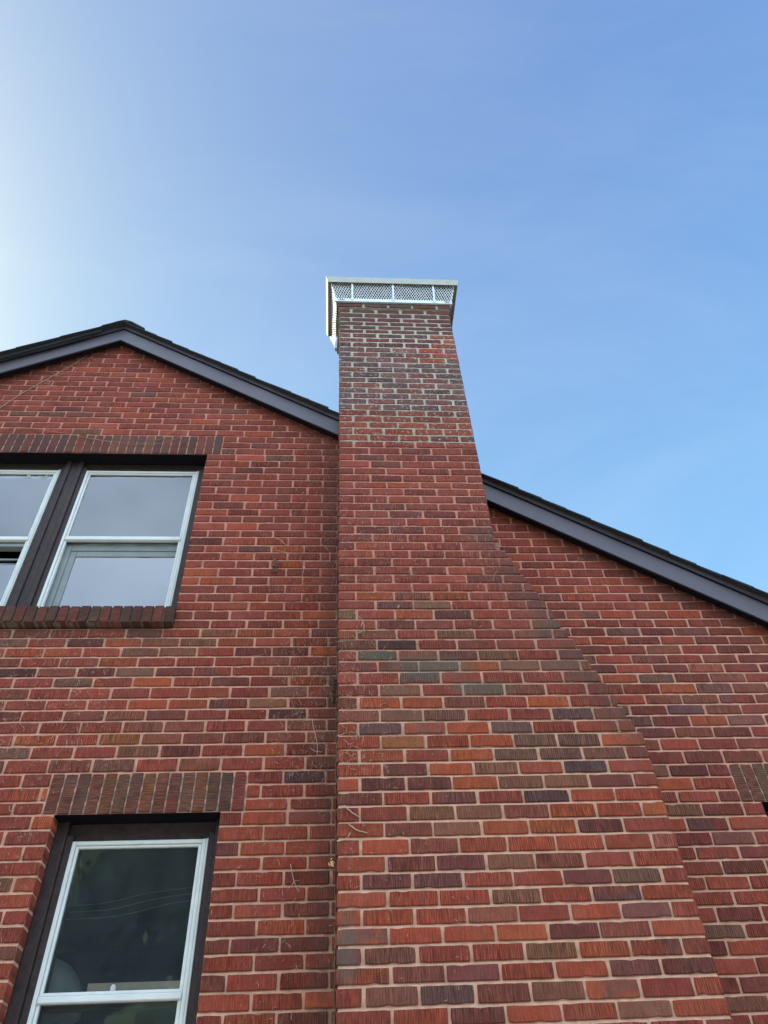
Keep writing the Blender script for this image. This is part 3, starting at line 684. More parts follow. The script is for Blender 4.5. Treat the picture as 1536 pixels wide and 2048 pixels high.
# ------------------------------------------------------------------ windows
def pane_mesh(x0, x1, y, z0, z1):
    b = MB(); b.box(x0, x1, y, y + 0.003, z0, z1); return b
def bars(b, x0, x1, z0, z1, y0, y1, wl, wr, wb, wt, ch=0.003):
    b.box(x0, x0 + wl, y0, y1, z0, z1, ch); b.box(x1 - wr, x1, y0, y1, z0, z1, ch)
    if wb: b.box(x0 + wl, x1 - wr, y0 + 0.001, y1, z0, z0 + wb, ch)
    if wt: b.box(x0 + wl, x1 - wr, y0 + 0.001, y1, z1 - wt, z1, ch)
def window(x0, x1, z0, z1, ox0, ox1, otop, meet, kind, label, right_casing=True, left_casing=True):
    """x0..x1,z0..z1 storm frame outline; ox0..ox1 opening; otop soffit"""
    Y = P + 0.085
    b = MB()
    # brown casing: outer flat, stepped inner bead
    if left_casing: b.box(ox0, x0 - 0.028, Y - 0.004, Y + 0.12, z0 - 0.06, otop - 0.001, 0.003)
    b.box(x0 - 0.028, x0 + 0.004, Y + 0.012, Y + 0.12, z0 - 0.06, z1 + 0.03, 0.003)
    if right_casing: b.box(x1 + 0.026, ox1, Y - 0.004, Y + 0.12, z0 - 0.06, otop - 0.001, 0.003)
    b.box(x1 - 0.004, x1 + 0.026, Y + 0.012, Y + 0.12, z0 - 0.06, z1 + 0.03, 0.003)
    b.box(x0 - 0.028, x1 + 0.026, Y + 0.028, Y + 0.12, z1 + 0.024, otop - 0.001, 0.003)
    b.box(x0 + 0.004, x1 - 0.004, Y + 0.03, Y + 0.12, z1 - 0.004, z1 + 0.028, 0.002)
    w = hp(b.build('window', M_BRN)); w['label'] = label
    def sub(bm, name, mat, lab=None, smooth=False):
        o = bm.build(name, mat, smooth=smooth); o.parent = w; o.matrix_parent_inverse = Matrix.Identity(4)
        if lab: o['label'] = lab
        return o
    # white aluminium storm frame: flat flange plus raised bead and side tracks
    f = MB(); ys = Y + 0.016
    bars(f, x0, x1, z0, z1, ys, ys + 0.028, 0.021, 0.033, 0.024, 0.019)
    bars(f, x0 + 0.0215, x1 - 0.0335, z0 + 0.0245, z1 - 0.0195, ys + 0.007, ys + 0.030, 0.014, 0.016, 0.010, 0.012)
    f.box(x1 - 0.010, x1 - 0.006, ys - 0.007, ys, z0, z1); f.box(x1 - 0.020, x1 - 0.0175, ys - 0.004, ys, z0, z1)
    sub(f, 'storm_frame', M_WHT)
    r = MB(); r.box(x0 + 0.022, x1 - 0.034, ys - 0.003, ys + 0.024, meet, meet + 0.026, 0.004); r.box(x0 + 0.030, x1 - 0.042, ys + 0.006, ys + 0.026, meet + 0.0265, meet + 0.040, 0.002)
    sub(r, 'meeting_rail', M_WHT)
    sub(pane_mesh(x0 + 0.034, x1 - 0.048, ys + 0.018, meet + 0.038, z1 - 0.030), 'pane', M_GD if kind == 'dark' else M_GL)
    if kind == 'dark': sub(pane_mesh(x0 + 0.034, x1 - 0.048, ys + 0.022, z0 + 0.03, meet + 0.001), 'pane', M_GD if kind == 'dark' else M_GL)
    # inner sash
    s = MB(); yi = Y + 0.055
    if kind == 'shade':
        bars(s, x0 + 0.022, x1 + 0.03, z0 - 0.02, meet - 0.012, yi, yi + 0.03, 0.050, 0.050, 0.030, 0.050)
        bars(s, x0 + 0.0725, x1 - 0.02, z0 + 0.0105, meet - 0.0625, yi + 0.006, yi + 0.028, 0.040, 0.030, 0.010, 0.045)
        bars(s, x0 + 0.01, x1 + 0.0, meet + 0.056, z1 + 0.05, yi + 0.032, yi + 0.06, 0.05, 0.05, 0.03, 0.03)
        sub(pane_mesh(x0 + 0.06, x1 - 0.05, yi + 0.046, meet + 0.08, z1 + 0.03), 'pane', M_GL)
        sub(pane_mesh(x0 + 0.1125, x1 - 0.05, yi + 0.014, z0 + 0.02, meet - 0.108), 'pane', M_GI)
    elif kind == 'dark':
        bars(s, x0 + 0.0, x1 + 0.01, meet - 0.02, z1 + 0.03, yi, yi + 0.03, 0.035, 0.035, 0.05, 0.055)
        bars(s, x0 + 0.0, x1 + 0.01, z0 - 0.02, meet - 0.021, yi, yi + 0.03, 0.035, 0.035, 0.05, 0.0)
    else:
        bars(s, x0 + 0.01, x1, meet + 0.06, z1 + 0.05, yi + 0.032, yi + 0.06, 0.04, 0.04, 0.032, 0.03)
        s.box(x0 + 0.02, x1 - 0.01, yi - 0.02, yi + 0.03, meet - 0.040, meet - 0.012, 0.003)
        s.box(x0 + 0.02, x1 - 0.01, yi, yi + 0.012, meet - 0.140, meet - 0.128, 0.002)
        s.box(x0 + 0.02, x1 - 0.01, yi, yi + 0.012, meet - 0.176, meet - 0.168, 0.002)
        bars(s, x0 + 0.02, x1 - 0.01, z0 - 0.02, meet - 0.195, yi, yi + 0.03, 0.050, 0.050, 0.035, 0.0)
        sub(pane_mesh(x0 + 0.034, x1 - 0.048, ys + 0.022, z0 + 0.03, meet - 0.195), 'pane', M_GI)
    sub(s, 'sash', M_SASH if kind != 'dark' else M_BRN)
    return w
OT = ZW(52)
wB = window(-1.825, -1.012, 2.155, 3.447, -1.87, -0.955, OT, 2.757, 'shade', 'right-hand upstairs window with pale blind', left_casing=False)
wA = window(-2.815, -1.999, 2.155, 3.447, -2.87, -1.95, OT, 2.752, 'open', 'left-hand upstairs window with its inner sash raised', right_casing=False)
mu = MB()
mu.box(-1.973, -1.938, P + 0.081, P + 0.20, 2.09, OT - 0.002, 0.003); mu.box(-1.9375, -1.884, P + 0.093, P + 0.20, 2.09, OT - 0.002, 0.003); mu.box(-1.8835, -1.853, P + 0.083, P + 0.20, 2.09, OT - 0.002, 0.003)
mo = mu.build('mullion', M_BRN); mo.parent = wB
wC = window(-1.252, -0.608, -0.50, 0.795, -1.333, -0.555, ZW(13), 0.137, 'dark', 'lower window with a dark room behind it')
wD = window(2.20, 2.86, -0.50, 0.80, 2.13, 2.93, ZW(13), 0.137, 'dark', 'window at the right edge of the wall')
# steel lintel plates under the soldier bricks
for i, (a, b, c, d) in enumerate(OPEN):
    l = MB(); l.box(a + 0.001, b - 0.001, P + 0.012, P + 0.112, d - 0.004, d + 0.001); hp(l.build('lintel_plate', M_LINT))
# rooms behind the glass (dim plaster boxes, open towards the window)
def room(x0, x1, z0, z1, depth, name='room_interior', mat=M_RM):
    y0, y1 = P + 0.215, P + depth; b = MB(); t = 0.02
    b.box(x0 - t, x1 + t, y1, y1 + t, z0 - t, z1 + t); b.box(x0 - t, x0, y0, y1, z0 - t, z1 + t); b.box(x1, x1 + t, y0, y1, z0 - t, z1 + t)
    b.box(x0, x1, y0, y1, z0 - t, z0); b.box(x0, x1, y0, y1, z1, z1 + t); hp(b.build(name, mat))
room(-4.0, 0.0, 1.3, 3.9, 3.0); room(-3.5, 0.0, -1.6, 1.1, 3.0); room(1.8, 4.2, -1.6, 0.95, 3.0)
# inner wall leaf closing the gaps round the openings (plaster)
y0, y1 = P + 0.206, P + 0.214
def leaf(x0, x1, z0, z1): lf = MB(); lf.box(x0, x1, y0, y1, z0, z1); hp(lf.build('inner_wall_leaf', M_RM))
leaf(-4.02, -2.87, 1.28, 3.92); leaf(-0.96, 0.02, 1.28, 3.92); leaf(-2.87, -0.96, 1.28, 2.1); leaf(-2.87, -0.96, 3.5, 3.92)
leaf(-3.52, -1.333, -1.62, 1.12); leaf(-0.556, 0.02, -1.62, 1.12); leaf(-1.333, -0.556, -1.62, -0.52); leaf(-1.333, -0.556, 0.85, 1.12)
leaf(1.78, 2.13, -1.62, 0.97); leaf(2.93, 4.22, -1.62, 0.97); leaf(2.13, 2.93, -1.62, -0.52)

# blinds and things behind the panes
def blind(x0, x1, y, z0, z1, label):
    b = MB(); n = 24; t = 0.0015
    for i in range(n):
        a = x0 + (x1 - x0) * i / n; c = x0 + (x1 - x0) * (i + 1) / n; ya = y + 0.004 * sin(i * 0.9); yb = y + 0.004 * sin((i + 1) * 0.9)
        k = len(b.v); b.v += [(a, ya, z0), (c, yb, z0), (c, yb, z1), (a, ya, z1), (a, ya + t, z0), (c, yb + t, z0), (c, yb + t, z1), (a, ya + t, z1)]
        b.f += [(k, k + 1, k + 2, k + 3), (k + 7, k + 6, k + 5, k + 4), (k, k + 4, k + 5, k + 1), (k + 3, k + 2, k + 6, k + 7)]
    o = b.build('roller_blind', M_BLD); tag(o, label, 'blind', 'pale blinds behind the upstairs panes')
    h = MB(); h.box(x0, x1, y - 0.004, y + 0.008, z0 - 0.014, z0, 0.002); r = h.build('hem_bar', M_INW, o)
    return o
blind(-1.83, -1.00, P + 0.204, 2.10, 3.56, 'pale blind tinted with reflected sky blue filling the right-hand upstairs window')
blind(-2.83, -1.97, P + 0.204, 2.10, 2.56, 'pale blind low behind the raised sash of the left-hand upstairs window')
blind(-2.83, -1.97, P + 0.204, 2.83, 3.56, 'pale grey blind behind the top pane of the left-hand upstairs window')
rod = MB(); rod.tube([(-2.83 + i * 0.06, P + 0.128, 3.385) for i in range(15)], 0.0075, 10)
ro = rod.build('curtain_rod', M_WHT, smooth=True); tag(ro, 'thin white rod with scraps of sheer lace across the left-hand upstairs pane', 'curtain rod')
for cx in (-2.11, -2.235):
    lc = MB()
    for k in range(16):
        a = random.uniform(0, 6.28); r = random.uniform(0.006, 0.03); x = cx + random.uniform(-.03, .03); z = 3.387 + random.uniform(-.018, .024)
        lc.bar((x, P + 0.121 - random.uniform(0, .004), z), (x + cos(a) * r, P + 0.118, z + sin(a) * r * 0.7), (0, 0.0, random.uniform(.003, .007)), (0, 0.0006, 0))
    lc.build('lace_scrap', M_INW, ro)
# lower window: things standing inside
g = MB(); N1, N2 = 12, 20
for i in range(N1 + 1):
    t = pi / 2 * i / N1
    for k in range(N2):
        q = 2 * pi * k / N2; g.v.append((-1.30 + 0.20 * cos(t) * cos(q), P + 0.33 + 0.12 * cos(t) * sin(q), 0.13 + 0.235 * sin(t) + (0.006 * sin(6 * q) * cos(t))))
for i in range(N1):
    for k in range(N2): a = i * N2 + k; b_ = i * N2 + (k + 1) % N2; g.f.append((a, b_, b_ + N2, a + N2))
go = g.build('plastic_globe', M_GLOBE, smooth=True); tag(go, 'cloudy domed plastic cover at the bottom left of the lower window pane', 'plastic cover')
cd = MB(); cd.box(-1.045, -0.60, P + 0.128, P + 0.150, 0.150, 0.212, 0.002)
tag(cd.build('cardboard_strip', M_CARD), 'tan cardboard strip lying on the meeting rail behind the lower window pane', 'cardboard')
kb = MB(); kb.tube([(-0.935, P + 0.122, 0.150), (-0.935, P + 0.122, 0.182), (-0.935, P + 0.122, 0.194), (-0.934, P + 0.122, 0.201), (-0.933, P + 0.122, 0.204)], [0.013, 0.013, 0.012, 0.008, 0.002], 14)
tag(kb.build('window_latch', M_INW, smooth=True), 'small rounded white knob standing on the meeting rail of the lower window', 'latch')
for j, (z, dz) in enumerate(((0.56, 0.0), (0.545, 0.012), (0.525, 0.022))):
    c_ = MB(); c_.tube([(-1.42 + i * 0.05, P + 0.26, z + 0.045 / (1 + math.exp(-(i - 8.5 - j) * 0.9)) + 0.02 * (i / 20) ** 3 * 3 - dz) for i in range(21)], 0.0013, 6)
    tag(c_.build('slack_cord', M_CORD), ['uppermost slack grey cord behind the lower window pane', 'middle slack grey cord behind the lower window pane', 'lowest slack grey cord behind the lower window pane'][j], 'cord', 'slack cords behind the lower pane')

# ------------------------------------------------------------------ roof
YB = 7.5
rf = MB(); T = 0.17
for sgn, x1, sl in ((1, XR + 0.25, -0.672), (-1, XL - 0.2, 0.63)):
    a = [(PKX, PKZ + 0.10), (x1, under(x1) + 0.10), (x1, under(x1) + T), (PKX, PKZ + T)]
    rf.prism(a, 'y', P - 0.07, YB)
roof = hp(rf.build('roof', M_LINT)); roof['label'] = 'dark shingled gable roof seen edge-on'
sh = MB(); Y0 = P - 0.128
def shing(x1, side):
    L = abs(x1 - PKX); n = int(L / 0.145); dx = (x1 - PKX) / n; sl = -0.672 if side > 0 else -0.63
    for i in range(n):
        xa = PKX + dx * i; xb = PKX + dx * (i + 1) + dx * 0.10
        def zt(x): return PKZ + sl * abs(x - PKX)
        th = 0.013; lift = 0.006; oh = random.uniform(-0.006, 0.006) - (0.02 if side < 0 else 0)
        base = 0.199
        sag = random.uniform(-0.004, 0.002)
        pl = [(xa, zt(xa) + base), (xb, zt(xb) + base + lift * 0.4 + sag), (xb, zt(xb) + base + th + lift), (xa, zt(xa) + base + th * 0.75)]
        sh.prism(pl, 'y', Y0 + oh, YB + 0.05)
shing(XR + 0.3, 1); shing(XL - 0.25, -1)
sh.prism([(PKX - 0.16, PKZ + 0.185 - 0.06), (PKX, PKZ + 0.205), (PKX + 0.16, PKZ + 0.185 - 0.07), (PKX + 0.16, PKZ + 0.135 + 0.02), (PKX, PKZ + 0.238), (PKX - 0.16, PKZ + 0.22 - 0.07)], 'y', Y0 - 0.006, YB) if False else None
rc = [(PKX - 0.19, PKZ + 0.219 - 0.63 * 0.19), (PKX - 0.05, PKZ + 0.219 - 0.02), (PKX + 0.05, PKZ + 0.219 - 0.02), (PKX + 0.19, PKZ + 0.219 - 0.672 * 0.19),
      (PKX + 0.19, PKZ + 0.238 - 0.672 * 0.19), (PKX + 0.06, PKZ + 0.238 - 0.022), (PKX, PKZ + 0.242), (PKX - 0.06, PKZ + 0.238 - 0.022), (PKX - 0.19, PKZ + 0.238 - 0.63 * 0.19)]
sh.prism(rc, 'y', Y0 - 0.004, YB + 0.055)
so_ = sh.build('shingle_layer', M_SHG); so_.parent = roof
# felt and drip lip curling under the left slope
fl = MB()
def curl(xa, xb, y, z_off, droop):
    n = 14
    for i in range(n):
        x0 = xa + (xb - xa) * i / n; x1 = xa + (xb - xa) * (i + 1) / n
        d0 = droop * sin(pi * i / n); d1 = droop * sin(pi * (i + 1) / n)
        fl.prism([(x0, under(x0) + z_off - d0), (x1, under(x1) + z_off - d1), (x1, under(x1) + z_off + 0.03), (x0, under(x0) + z_off + 0.03)], 'y', y, y + 0.012)
curl(-4.2, -2.02, Y0 + 0.004, 0.165, 0.012); curl(-2.75, -2.05, Y0 + 0.018, 0.160, 0.02)
f_ = fl.build('felt_edge', M_SHG); f_.parent = roof
# barge boards with a projecting top trim
def board(xa, xb, label):
    def strip(b, za, zb, ya, yb): b.prism([(xa, under(xa) + za), (xb, under(xb) + za), (xb, under(xb) + zb), (xa, under(xa) + zb)], 'y', ya, yb)
    b = MB(); strip(b, 0, 0.160, P - 0.080, P - 0.068); o = hp(b.build('barge_board', M_FAS)); o['label'] = label
    b = MB(); strip(b, 0.008, 0.20, P - 0.0675, P - 0.060); strip(b, -0.006, 0.17, P - 0.0595, P - 0.030); strip(b, 0.157, 0.1668, P - 0.086, P - 0.0805); k = b.build('soffit_shade', M_LINT); k.parent = o  # near-black strips standing in for shade in the gaps round the board
    t = MB(); strip(t, 0.167, 0.222, P - 0.092, P - 0.068); strip(t, 0.200, 0.220, P - 0.0965, P - 0.0925); t_ = t.build('rake_trim', M_FAS); t_.parent = o
    return o
board(PKX, -0.001, 'slate purple barge board from the gable peak down to the chimney')
board(XL - 0.15, PKX, 'slate purple barge board left of the gable peak')
board(0.951, XR + 0.2, 'slate purple barge board right of the chimney')
# rest of the house body, mostly hidden
bd = MB(); bd.box(XL, XL + 0.2, P + 0.22, YB - 0.2, GZ, under(XL) + 0.1); bd.box(XR - 0.2, XR, P + 0.22, YB - 0.2, GZ, under(XR) + 0.1)
bd.prism([(XL, GZ), (XR, GZ), (XR, under(XR) + 0.1), (PKX, PKZ + 0.1), (XL, under(XL) + 0.1)], 'y', YB - 0.2, YB - 0.05)
hp(bd.build('outer_wall', M_SIDE))
# ragged sealant bead in the corner between wall and chimney
sb = MB(); pts = []; rr = []; z = GZ + 0.05
while z < 3.65:
    pts.append((-0.004 + random.uniform(-.003, .003), P - 0.004 + random.uniform(-.003, .002), z)); rr.append(random.uniform(0.0015, 0.005)); z += 0.022
sb.tube(pts, rr, 7); hp(sb.build('sealant_bead', M_SEAL, smooth=True))

# ------------------------------------------------------------------ chimney cap
cap = empty('chimney_cap', (0.4726, 0.20, ZC(75) + 0.07)); tag(cap, 'pale metal chimney cap with expanded-mesh sides and overhanging lid on the chimney top', 'chimney cap')
CI = Matrix.Translation(Vector(cap.location) * -1)
def cp(o, lab=None):
    o.parent = cap; o.matrix_parent_inverse = CI
    if lab: o['label'] = lab
    return o
ZB = ZC(75) + 0.066
LX0, LX1, LY0, LY1, LZ = -0.117, 1.062, -0.10, 0.475, 5.397
MX0, MX1, MY0, MY1 = -0.036, 0.980, -0.030, 0.470
l = MB(); lt = LZ + 0.066; IN = 0.015
l.box(LX0, LX1, LY0, LY1, lt - 0.003, lt)
def lip(a, b, c, d):      # side sheet of the lid, leaning slightly inwards at its lower edge
    n = len(l.v); a, b, c, d = map(Vector, (a, b, c, d)); nn = (b - a).cross(d - a).normalized() * 0.0016
    l.v += [tuple(q) for q in (a, b, c, d)] + [tuple(q + nn) for q in (a, b, c, d)]
    l.f += [(n, n + 1, n + 2, n + 3), (n + 7, n + 6, n + 5, n + 4)] + [(n + i, n + 4 + i, n + 4 + (i + 1) % 4, n + (i + 1) % 4) for i in range(4)]
e = lt - 0.0032
lip((LX0, LY0, e), (LX1, LY0, e), (LX1 - IN, LY0 + IN, LZ), (LX0 + IN, LY0 + IN, LZ)); lip((LX0, LY1, e), (LX1, LY1, e), (LX1 - IN, LY1 - IN, LZ), (LX0 + IN, LY1 - IN, LZ))
lip((LX0, LY0, e), (LX0, LY1, e), (LX0 + IN, LY1 - IN, LZ), (LX0 + IN, LY0 + IN, LZ)); lip((LX1, LY0, e), (LX1, LY1, e), (LX1 - IN, LY1 - IN, LZ), (LX1 - IN, LY0 + IN, LZ))
cp(l.build('lid', M_LID))
fb = MB(); zf = ZB + 0.055
fb.box(MX0, MX1, MY0, MY0 + 0.002, ZB, zf); fb.box(MX0, MX1, MY1 - 0.002, MY1, ZB, zf); fb.box(MX0, MX0 + 0.002, MY0 + 0.0025, MY1 - 0.0025, ZB, zf); fb.box(MX1 - 0.002, MX1, MY0 + 0.0025, MY1 - 0.0025, ZB, zf)
fb.box(MX0 - 0.006, MX1 + 0.006, MY0 - 0.006, MY0 + 0.01, ZB - 0.0032, ZB - 0.0005)
cp(fb.build('base_flange', M_GALV))
def screen(A, Bp, inw, lean, lean2):
    b = MB(); A, Bp = Vector(A), Vector(Bp); L = (Bp - A).length; d = (Bp - A) / L; n = round(L / 0.0218); pw = L / n; z0, z1 = zf - 0.006, lt - 0.014
    rows = 11; ph = (z1 - z0) / rows; inw = Vector(inw)
    def pos(u, z):
        e = min(u, L - u); bulge = 0.006 * sin(u * 9) + 0.004 * sin(u * 23 + z * 30)
        t = (z - z0) / (z1 - z0)
        return A + d * u + Vector((0, 0, z)) + inw * (0.004 + bulge * 0.4 - lean * t) + d * ((u / L - 0.5) * 2 * lean2 * t)
    for i in range(n + 1):
        for j in range(rows):
            s1 = 0.5 if (j % 2 == 0) else -0.5
            ua, ub = i * pw + (0.25 * pw * (1 if j % 2 == 0 else -1)), i * pw + (0.25 * pw * (-1 if j % 2 == 0 else 1))
            for sg in (1, ):
                a = pos(min(max(i * pw - pw / 2 * (1 if j % 2 else 0) , 0), L), z0 + j * ph); c = pos(min(max(i * pw - pw / 2 * (0 if j % 2 else 1), 0), L), z0 + (j + 1) * ph)
                b.bar(a, c, d * 0.0016, inw * 0.0010)
                a = pos(min(max(i * pw - pw / 2 * (1 if j % 2 else 0), 0), L), z0 + j * ph); c = pos(min(max(i * pw + pw / 2 * (1 if not j % 2 else 0), 0), L), z0 + (j + 1) * ph) if j % 2 == 0 else pos(min(max(i * pw - pw, 0), L), z0 + (j + 1) * ph)
                b.bar(a, c, d * 0.0016, inw * 0.0010)
    return b
cp(screen((MX0, MY0 + 0.003, 0), (MX1, MY0 + 0.003, 0), (0, 1, 0), 0.050, 0.050).build('mesh_screen', M_MESH), 'front diamond mesh')
cp(screen((MX0, MY1 - 0.004, 0), (MX1, MY1 - 0.004, 0), (0, -1, 0), 0.050, 0.050).build('mesh_screen', M_MESH))
cp(screen((MX0 + 0.003, MY0 + 0.006, 0), (MX0 + 0.003, MY1 - 0.006, 0), (1, 0, 0), 0.050, 0.050).build('mesh_screen', M_MESH))
cp(screen((MX1 - 0.003, MY0 + 0.006, 0), (MX1 - 0.003, MY1 - 0.006, 0), (-1, 0, 0), 0.050, 0.050).build('mesh_screen', M_MESH))
for yy in (MY0 - 0.0025, MY1 + 0.0005):
    for xx in (0.112, 0.470, 0.828):
        sy = -1 if yy < 0.2 else 1; b = MB(); b.bar((xx, yy, zf + 0.0005), (xx, yy + sy * 0.052, lt - 0.012), (0.0085, 0, 0), (0, 0.001, 0)); b.box(xx - 0.0085, xx + 0.0085, yy - 0.0022, yy - 0.0002, ZB + 0.03, zf); cp(b.build('strap', M_GALV))
for xx, sg in ((MX0 + 0.045, 1), (MX1 - 0.05, -1)):
    b = MB(); b.tube([(xx - 0.02, MY0 - 0.004, ZB + 0.034), (xx + 0.04, MY0 - 0.004, ZB + 0.030)], 0.0017, 6); b.tube([(xx, MY0 - 0.005, ZB + 0.048), (xx + 0.002, MY0 - 0.005, ZB + 0.012)], 0.0017, 6)
    b.tube([(xx + 0.018, MY0 - 0.005, ZB + 0.046), (xx + 0.018, MY0 - 0.005, ZB + 0.014)], 0.0017, 6); cp(b.build('wire_clip', M_LINT))
ip = MB(); ip.box(MX0 - 0.03, MX1 + 0.03, MY0 - 0.03, MY1 - 0.01, lt - 0.010, lt - 0.0045); cp(ip.build('shade_plate', M_CAPSHADE))  # added dark plate that paints the shade under the lid
ip = MB(); ip.box(MX0 + 0.03, MX1 - 0.03, MY0 + 0.05, MY1 - 0.03, ZB - 0.02, ZB + 0.012); cp(ip.build('mortar_crown', M_BRN))
fu = MB(); fu.tube([(0.47, 0.225, ZB - 0.3), (0.47, 0.225, ZB + 0.10)], 0.10, 24)
cp(fu.build('flue_liner', M_SIDE))

# ------------------------------------------------------------------ dead vines, twigs, leaves
def polyline(pts, y, n=5, wob=0.0014):
    out = []
    for i in range(len(pts) - 1):
        for k in range(n):
            t = k / n; out.append((pts[i][0] * (1 - t) + pts[i + 1][0] * t + random.uniform(-wob, wob), y - random.uniform(0, 0.003), pts[i][1] * (1 - t) + pts[i + 1][1] * t + random.uniform(-wob, wob)))
    out.append((pts[-1][0], y - 0.002, pts[-1][1])); return out
def vine(name, pts, y, r0, r1, mat, label, cat, group=None, branches=(), wob=0.0014):
    b = MB(); pl = polyline(pts, y, 5, wob); r0, r1 = r0 * 0.78, r1 * 0.78; b.tube(pl, [r0 + (r1 - r0) * i / (len(pl) - 1) for i in range(len(pl))], 6)
    for br in branches:
        q = polyline(br, y, 4, wob); b.tube(q, [r1 * 1.0] * (len(q) - 1) + [r1 * 0.5], 5)
    o = b.build(name, mat, smooth=True); return tag(o, label, cat, group)
YW = P - 0.006
vine('dead_vine', [(-2.66, 3.92), (-2.587, 4.035), (-2.474, 4.241), (-2.356, 4.409), (-2.241, 4.57), (-2.155, 4.706), (-2.073, 4.877)], YW, 0.0042, 0.002, M_TWIG, 'long dead vine stem climbing the gable brick up to the left barge board', 'vine',
     branches=([(-2.155, 4.706), (-2.20, 4.76), (-2.23, 4.80)], [(-2.10, 4.82), (-2.05, 4.80), (-2.02, 4.82)], [(-2.42, 4.31), (-2.38, 4.31), (-2.33, 4.30)]))
vine('dead_vine', [(-2.40, 3.80), (-2.292, 3.789), (-1.985, 3.725), (-1.753, 3.66), (-1.528, 3.618), (-1.313, 3.628), (-1.213, 3.683), (-1.079, 3.824)], YW - 0.002, 0.0016, 0.001, M_TWIG, 'thin dead vine strung loosely across the upstairs brick lintel', 'vine',
     branches=([(-1.45, 3.62), (-1.33, 3.68), (-1.22, 3.79)], [(-1.9, 3.70), (-1.7, 3.64), (-1.5, 3.64)], [(-1.35, 3.63), (-1.3, 3.7), (-1.29, 3.74)]))
tw = 'dead twigs clinging to the brick'
vine('dead_twig', [(-0.133, 1.365), (-0.122, 1.30), (-0.109, 1.255), (-0.100, 1.20), (-0.102, 1.158)], YW, 0.0028, 0.0022, M_TWG2, 'long bent bleached twig on the wall, left of the chimney at mid height', 'twig', tw, ([(-0.102, 1.175), (-0.12, 1.185), (-0.135, 1.195)], [(-0.10, 1.18), (-0.085, 1.175), (-0.075, 1.178)]))
vine('dead_twig', [(-0.21, 0.628), (-0.20, 0.585), (-0.190, 0.555), (-0.195, 0.54), (-0.213, 0.525)], YW, 0.0026, 0.0018, M_TWG2, 'forked bleached twig on the wall beside the lower window', 'twig', tw, ([(-0.190, 0.555), (-0.18, 0.53), (-0.168, 0.505)],))
vine('dead_twig', [(-0.408, 2.676), (-0.37, 2.655), (-0.345, 2.62), (-0.323, 2.605)], YW - 0.004, 0.0028, 0.0015, M_TWG2, 'curved bleached twig on the wall above the dry leaf cluster', 'twig', tw, ())
vine('dead_twig', [(-0.395, 2.57), (-0.36, 2.555), (-0.32, 2.545)], YW - 0.004, 0.0025, 0.0015, M_TWG2, 'short bleached twig on the wall just above the dry leaf cluster', 'twig', tw, ())
vine('dead_twig', [(-0.213, 2.401), (-0.222, 2.36), (-0.228, 2.331)], YW - 0.006, 0.0032, 0.0025, M_TWIG, 'stubby upright brown twig on the wall right of the dry leaf cluster', 'twig', tw, ())
vine('dead_twig', [(-0.051, 2.55), (-0.052, 2.50), (-0.053, 2.465)], YW - 0.006, 0.0032, 0.0028, M_TWG2, 'short pale upright twig beside the chimney corner', 'twig', tw, ())
vine('dead_twig', [(-0.115, 2.62), (-0.085, 2.60), (-0.06, 2.56)], YW - 0.006, 0.003, 0.002, M_TWIG, 'short brown twig slanting down to the chimney corner', 'twig', tw, ())
vine('dead_twig', [(0.031, 0.752), (0.05, 0.733), (0.068, 0.718), (0.085, 0.706), (0.102, 0.695)], -0.005, 0.003, 0.002, M_TWG2, 'upper of two parallel bleached twigs low on the chimney', 'twig', tw, ())
vine('dead_twig', [(0.050, 0.670), (0.068, 0.655), (0.088, 0.642), (0.11, 0.636), (0.131, 0.630)], -0.005, 0.003, 0.002, M_TWG2, 'lower of two parallel bleached twigs low on the chimney', 'twig', tw, ())
vine('dead_twig', [(-0.001, 0.599), (0.018, 0.601), (0.035, 0.605), (0.048, 0.615), (0.058, 0.632)], -0.005, 0.003, 0.002, M_TWG2, 'bleached twig curving up from the chimney left edge', 'twig', tw, ())
vine('dead_twig', [(-0.002, 1.083), (0.015, 1.088), (0.036, 1.097)], -0.008, 0.003, 0.0018, M_TWG2, 'short stub twig poking from the chimney left edge', 'twig', tw, ())
vine('dead_twig', [(0.085, 1.815), (0.11, 1.785), (0.130, 1.765), (0.138, 1.735), (0.140, 1.70), (0.139, 1.68)], -0.008, 0.0018, 0.0035, M_TWIG, 'knotted grey-brown twig on the chimney above the dark brick', 'twig', tw, ([(0.139, 1.76), (0.128, 1.735), (0.126, 1.715)], [(0.139, 1.70), (0.12, 1.68), (0.10, 1.675)]))
def leaf_obj(name, mat, cx, cz, y, n, r, label, group):
    b = MB()
    for k in range(n):
        a = random.uniform(0, 6.28); x = cx + random.uniform(-r, r) * 0.5; z = cz + random.uniform(-r, r); m = random.uniform(0.5, 1) * r * 0.8
        dx, dz = cos(a) * m, sin(a) * m; q = len(b.v); tl = random.uniform(-.008, .002)
        b.v += [(x - dx, y, z - dz), (x - dz * 0.5, y - 0.006, z + dx * 0.5), (x + dx, y + tl - 0.006, z + dz), (x + dz * 0.5, y - 0.002, z - dx * 0.5), (x, y - 0.010, z)]
        b.f += [(q, q + 1, q + 4), (q + 1, q + 2, q + 4), (q + 2, q + 3, q + 4), (q + 3, q, q + 4)]
    o = b.build(name, mat); md = o.modifiers.new('thick', 'SOLIDIFY'); md.thickness = 0.0008
    return tag(o, label, 'dry leaf', group)
lg = 'dry leaves caught on the brick'
leaf_obj('dry_leaf', M_LEAF, -0.391, 2.460, YW - 0.004, 6, 0.030, 'upper curled dry brown leaf in the middle of the wall between window and chimney', lg)
leaf_obj('dry_leaf', M_LEAF, -0.395, 2.398, YW - 0.004, 5, 0.024, 'lower curled dry brown leaf just under the other one between window and chimney', lg)
leaf_obj('dry_leaf', M_LEAFY, -0.026, 0.626, YW - 0.006, 4, 0.018, 'small yellow leaf stuck in the corner beside the chimney', lg)
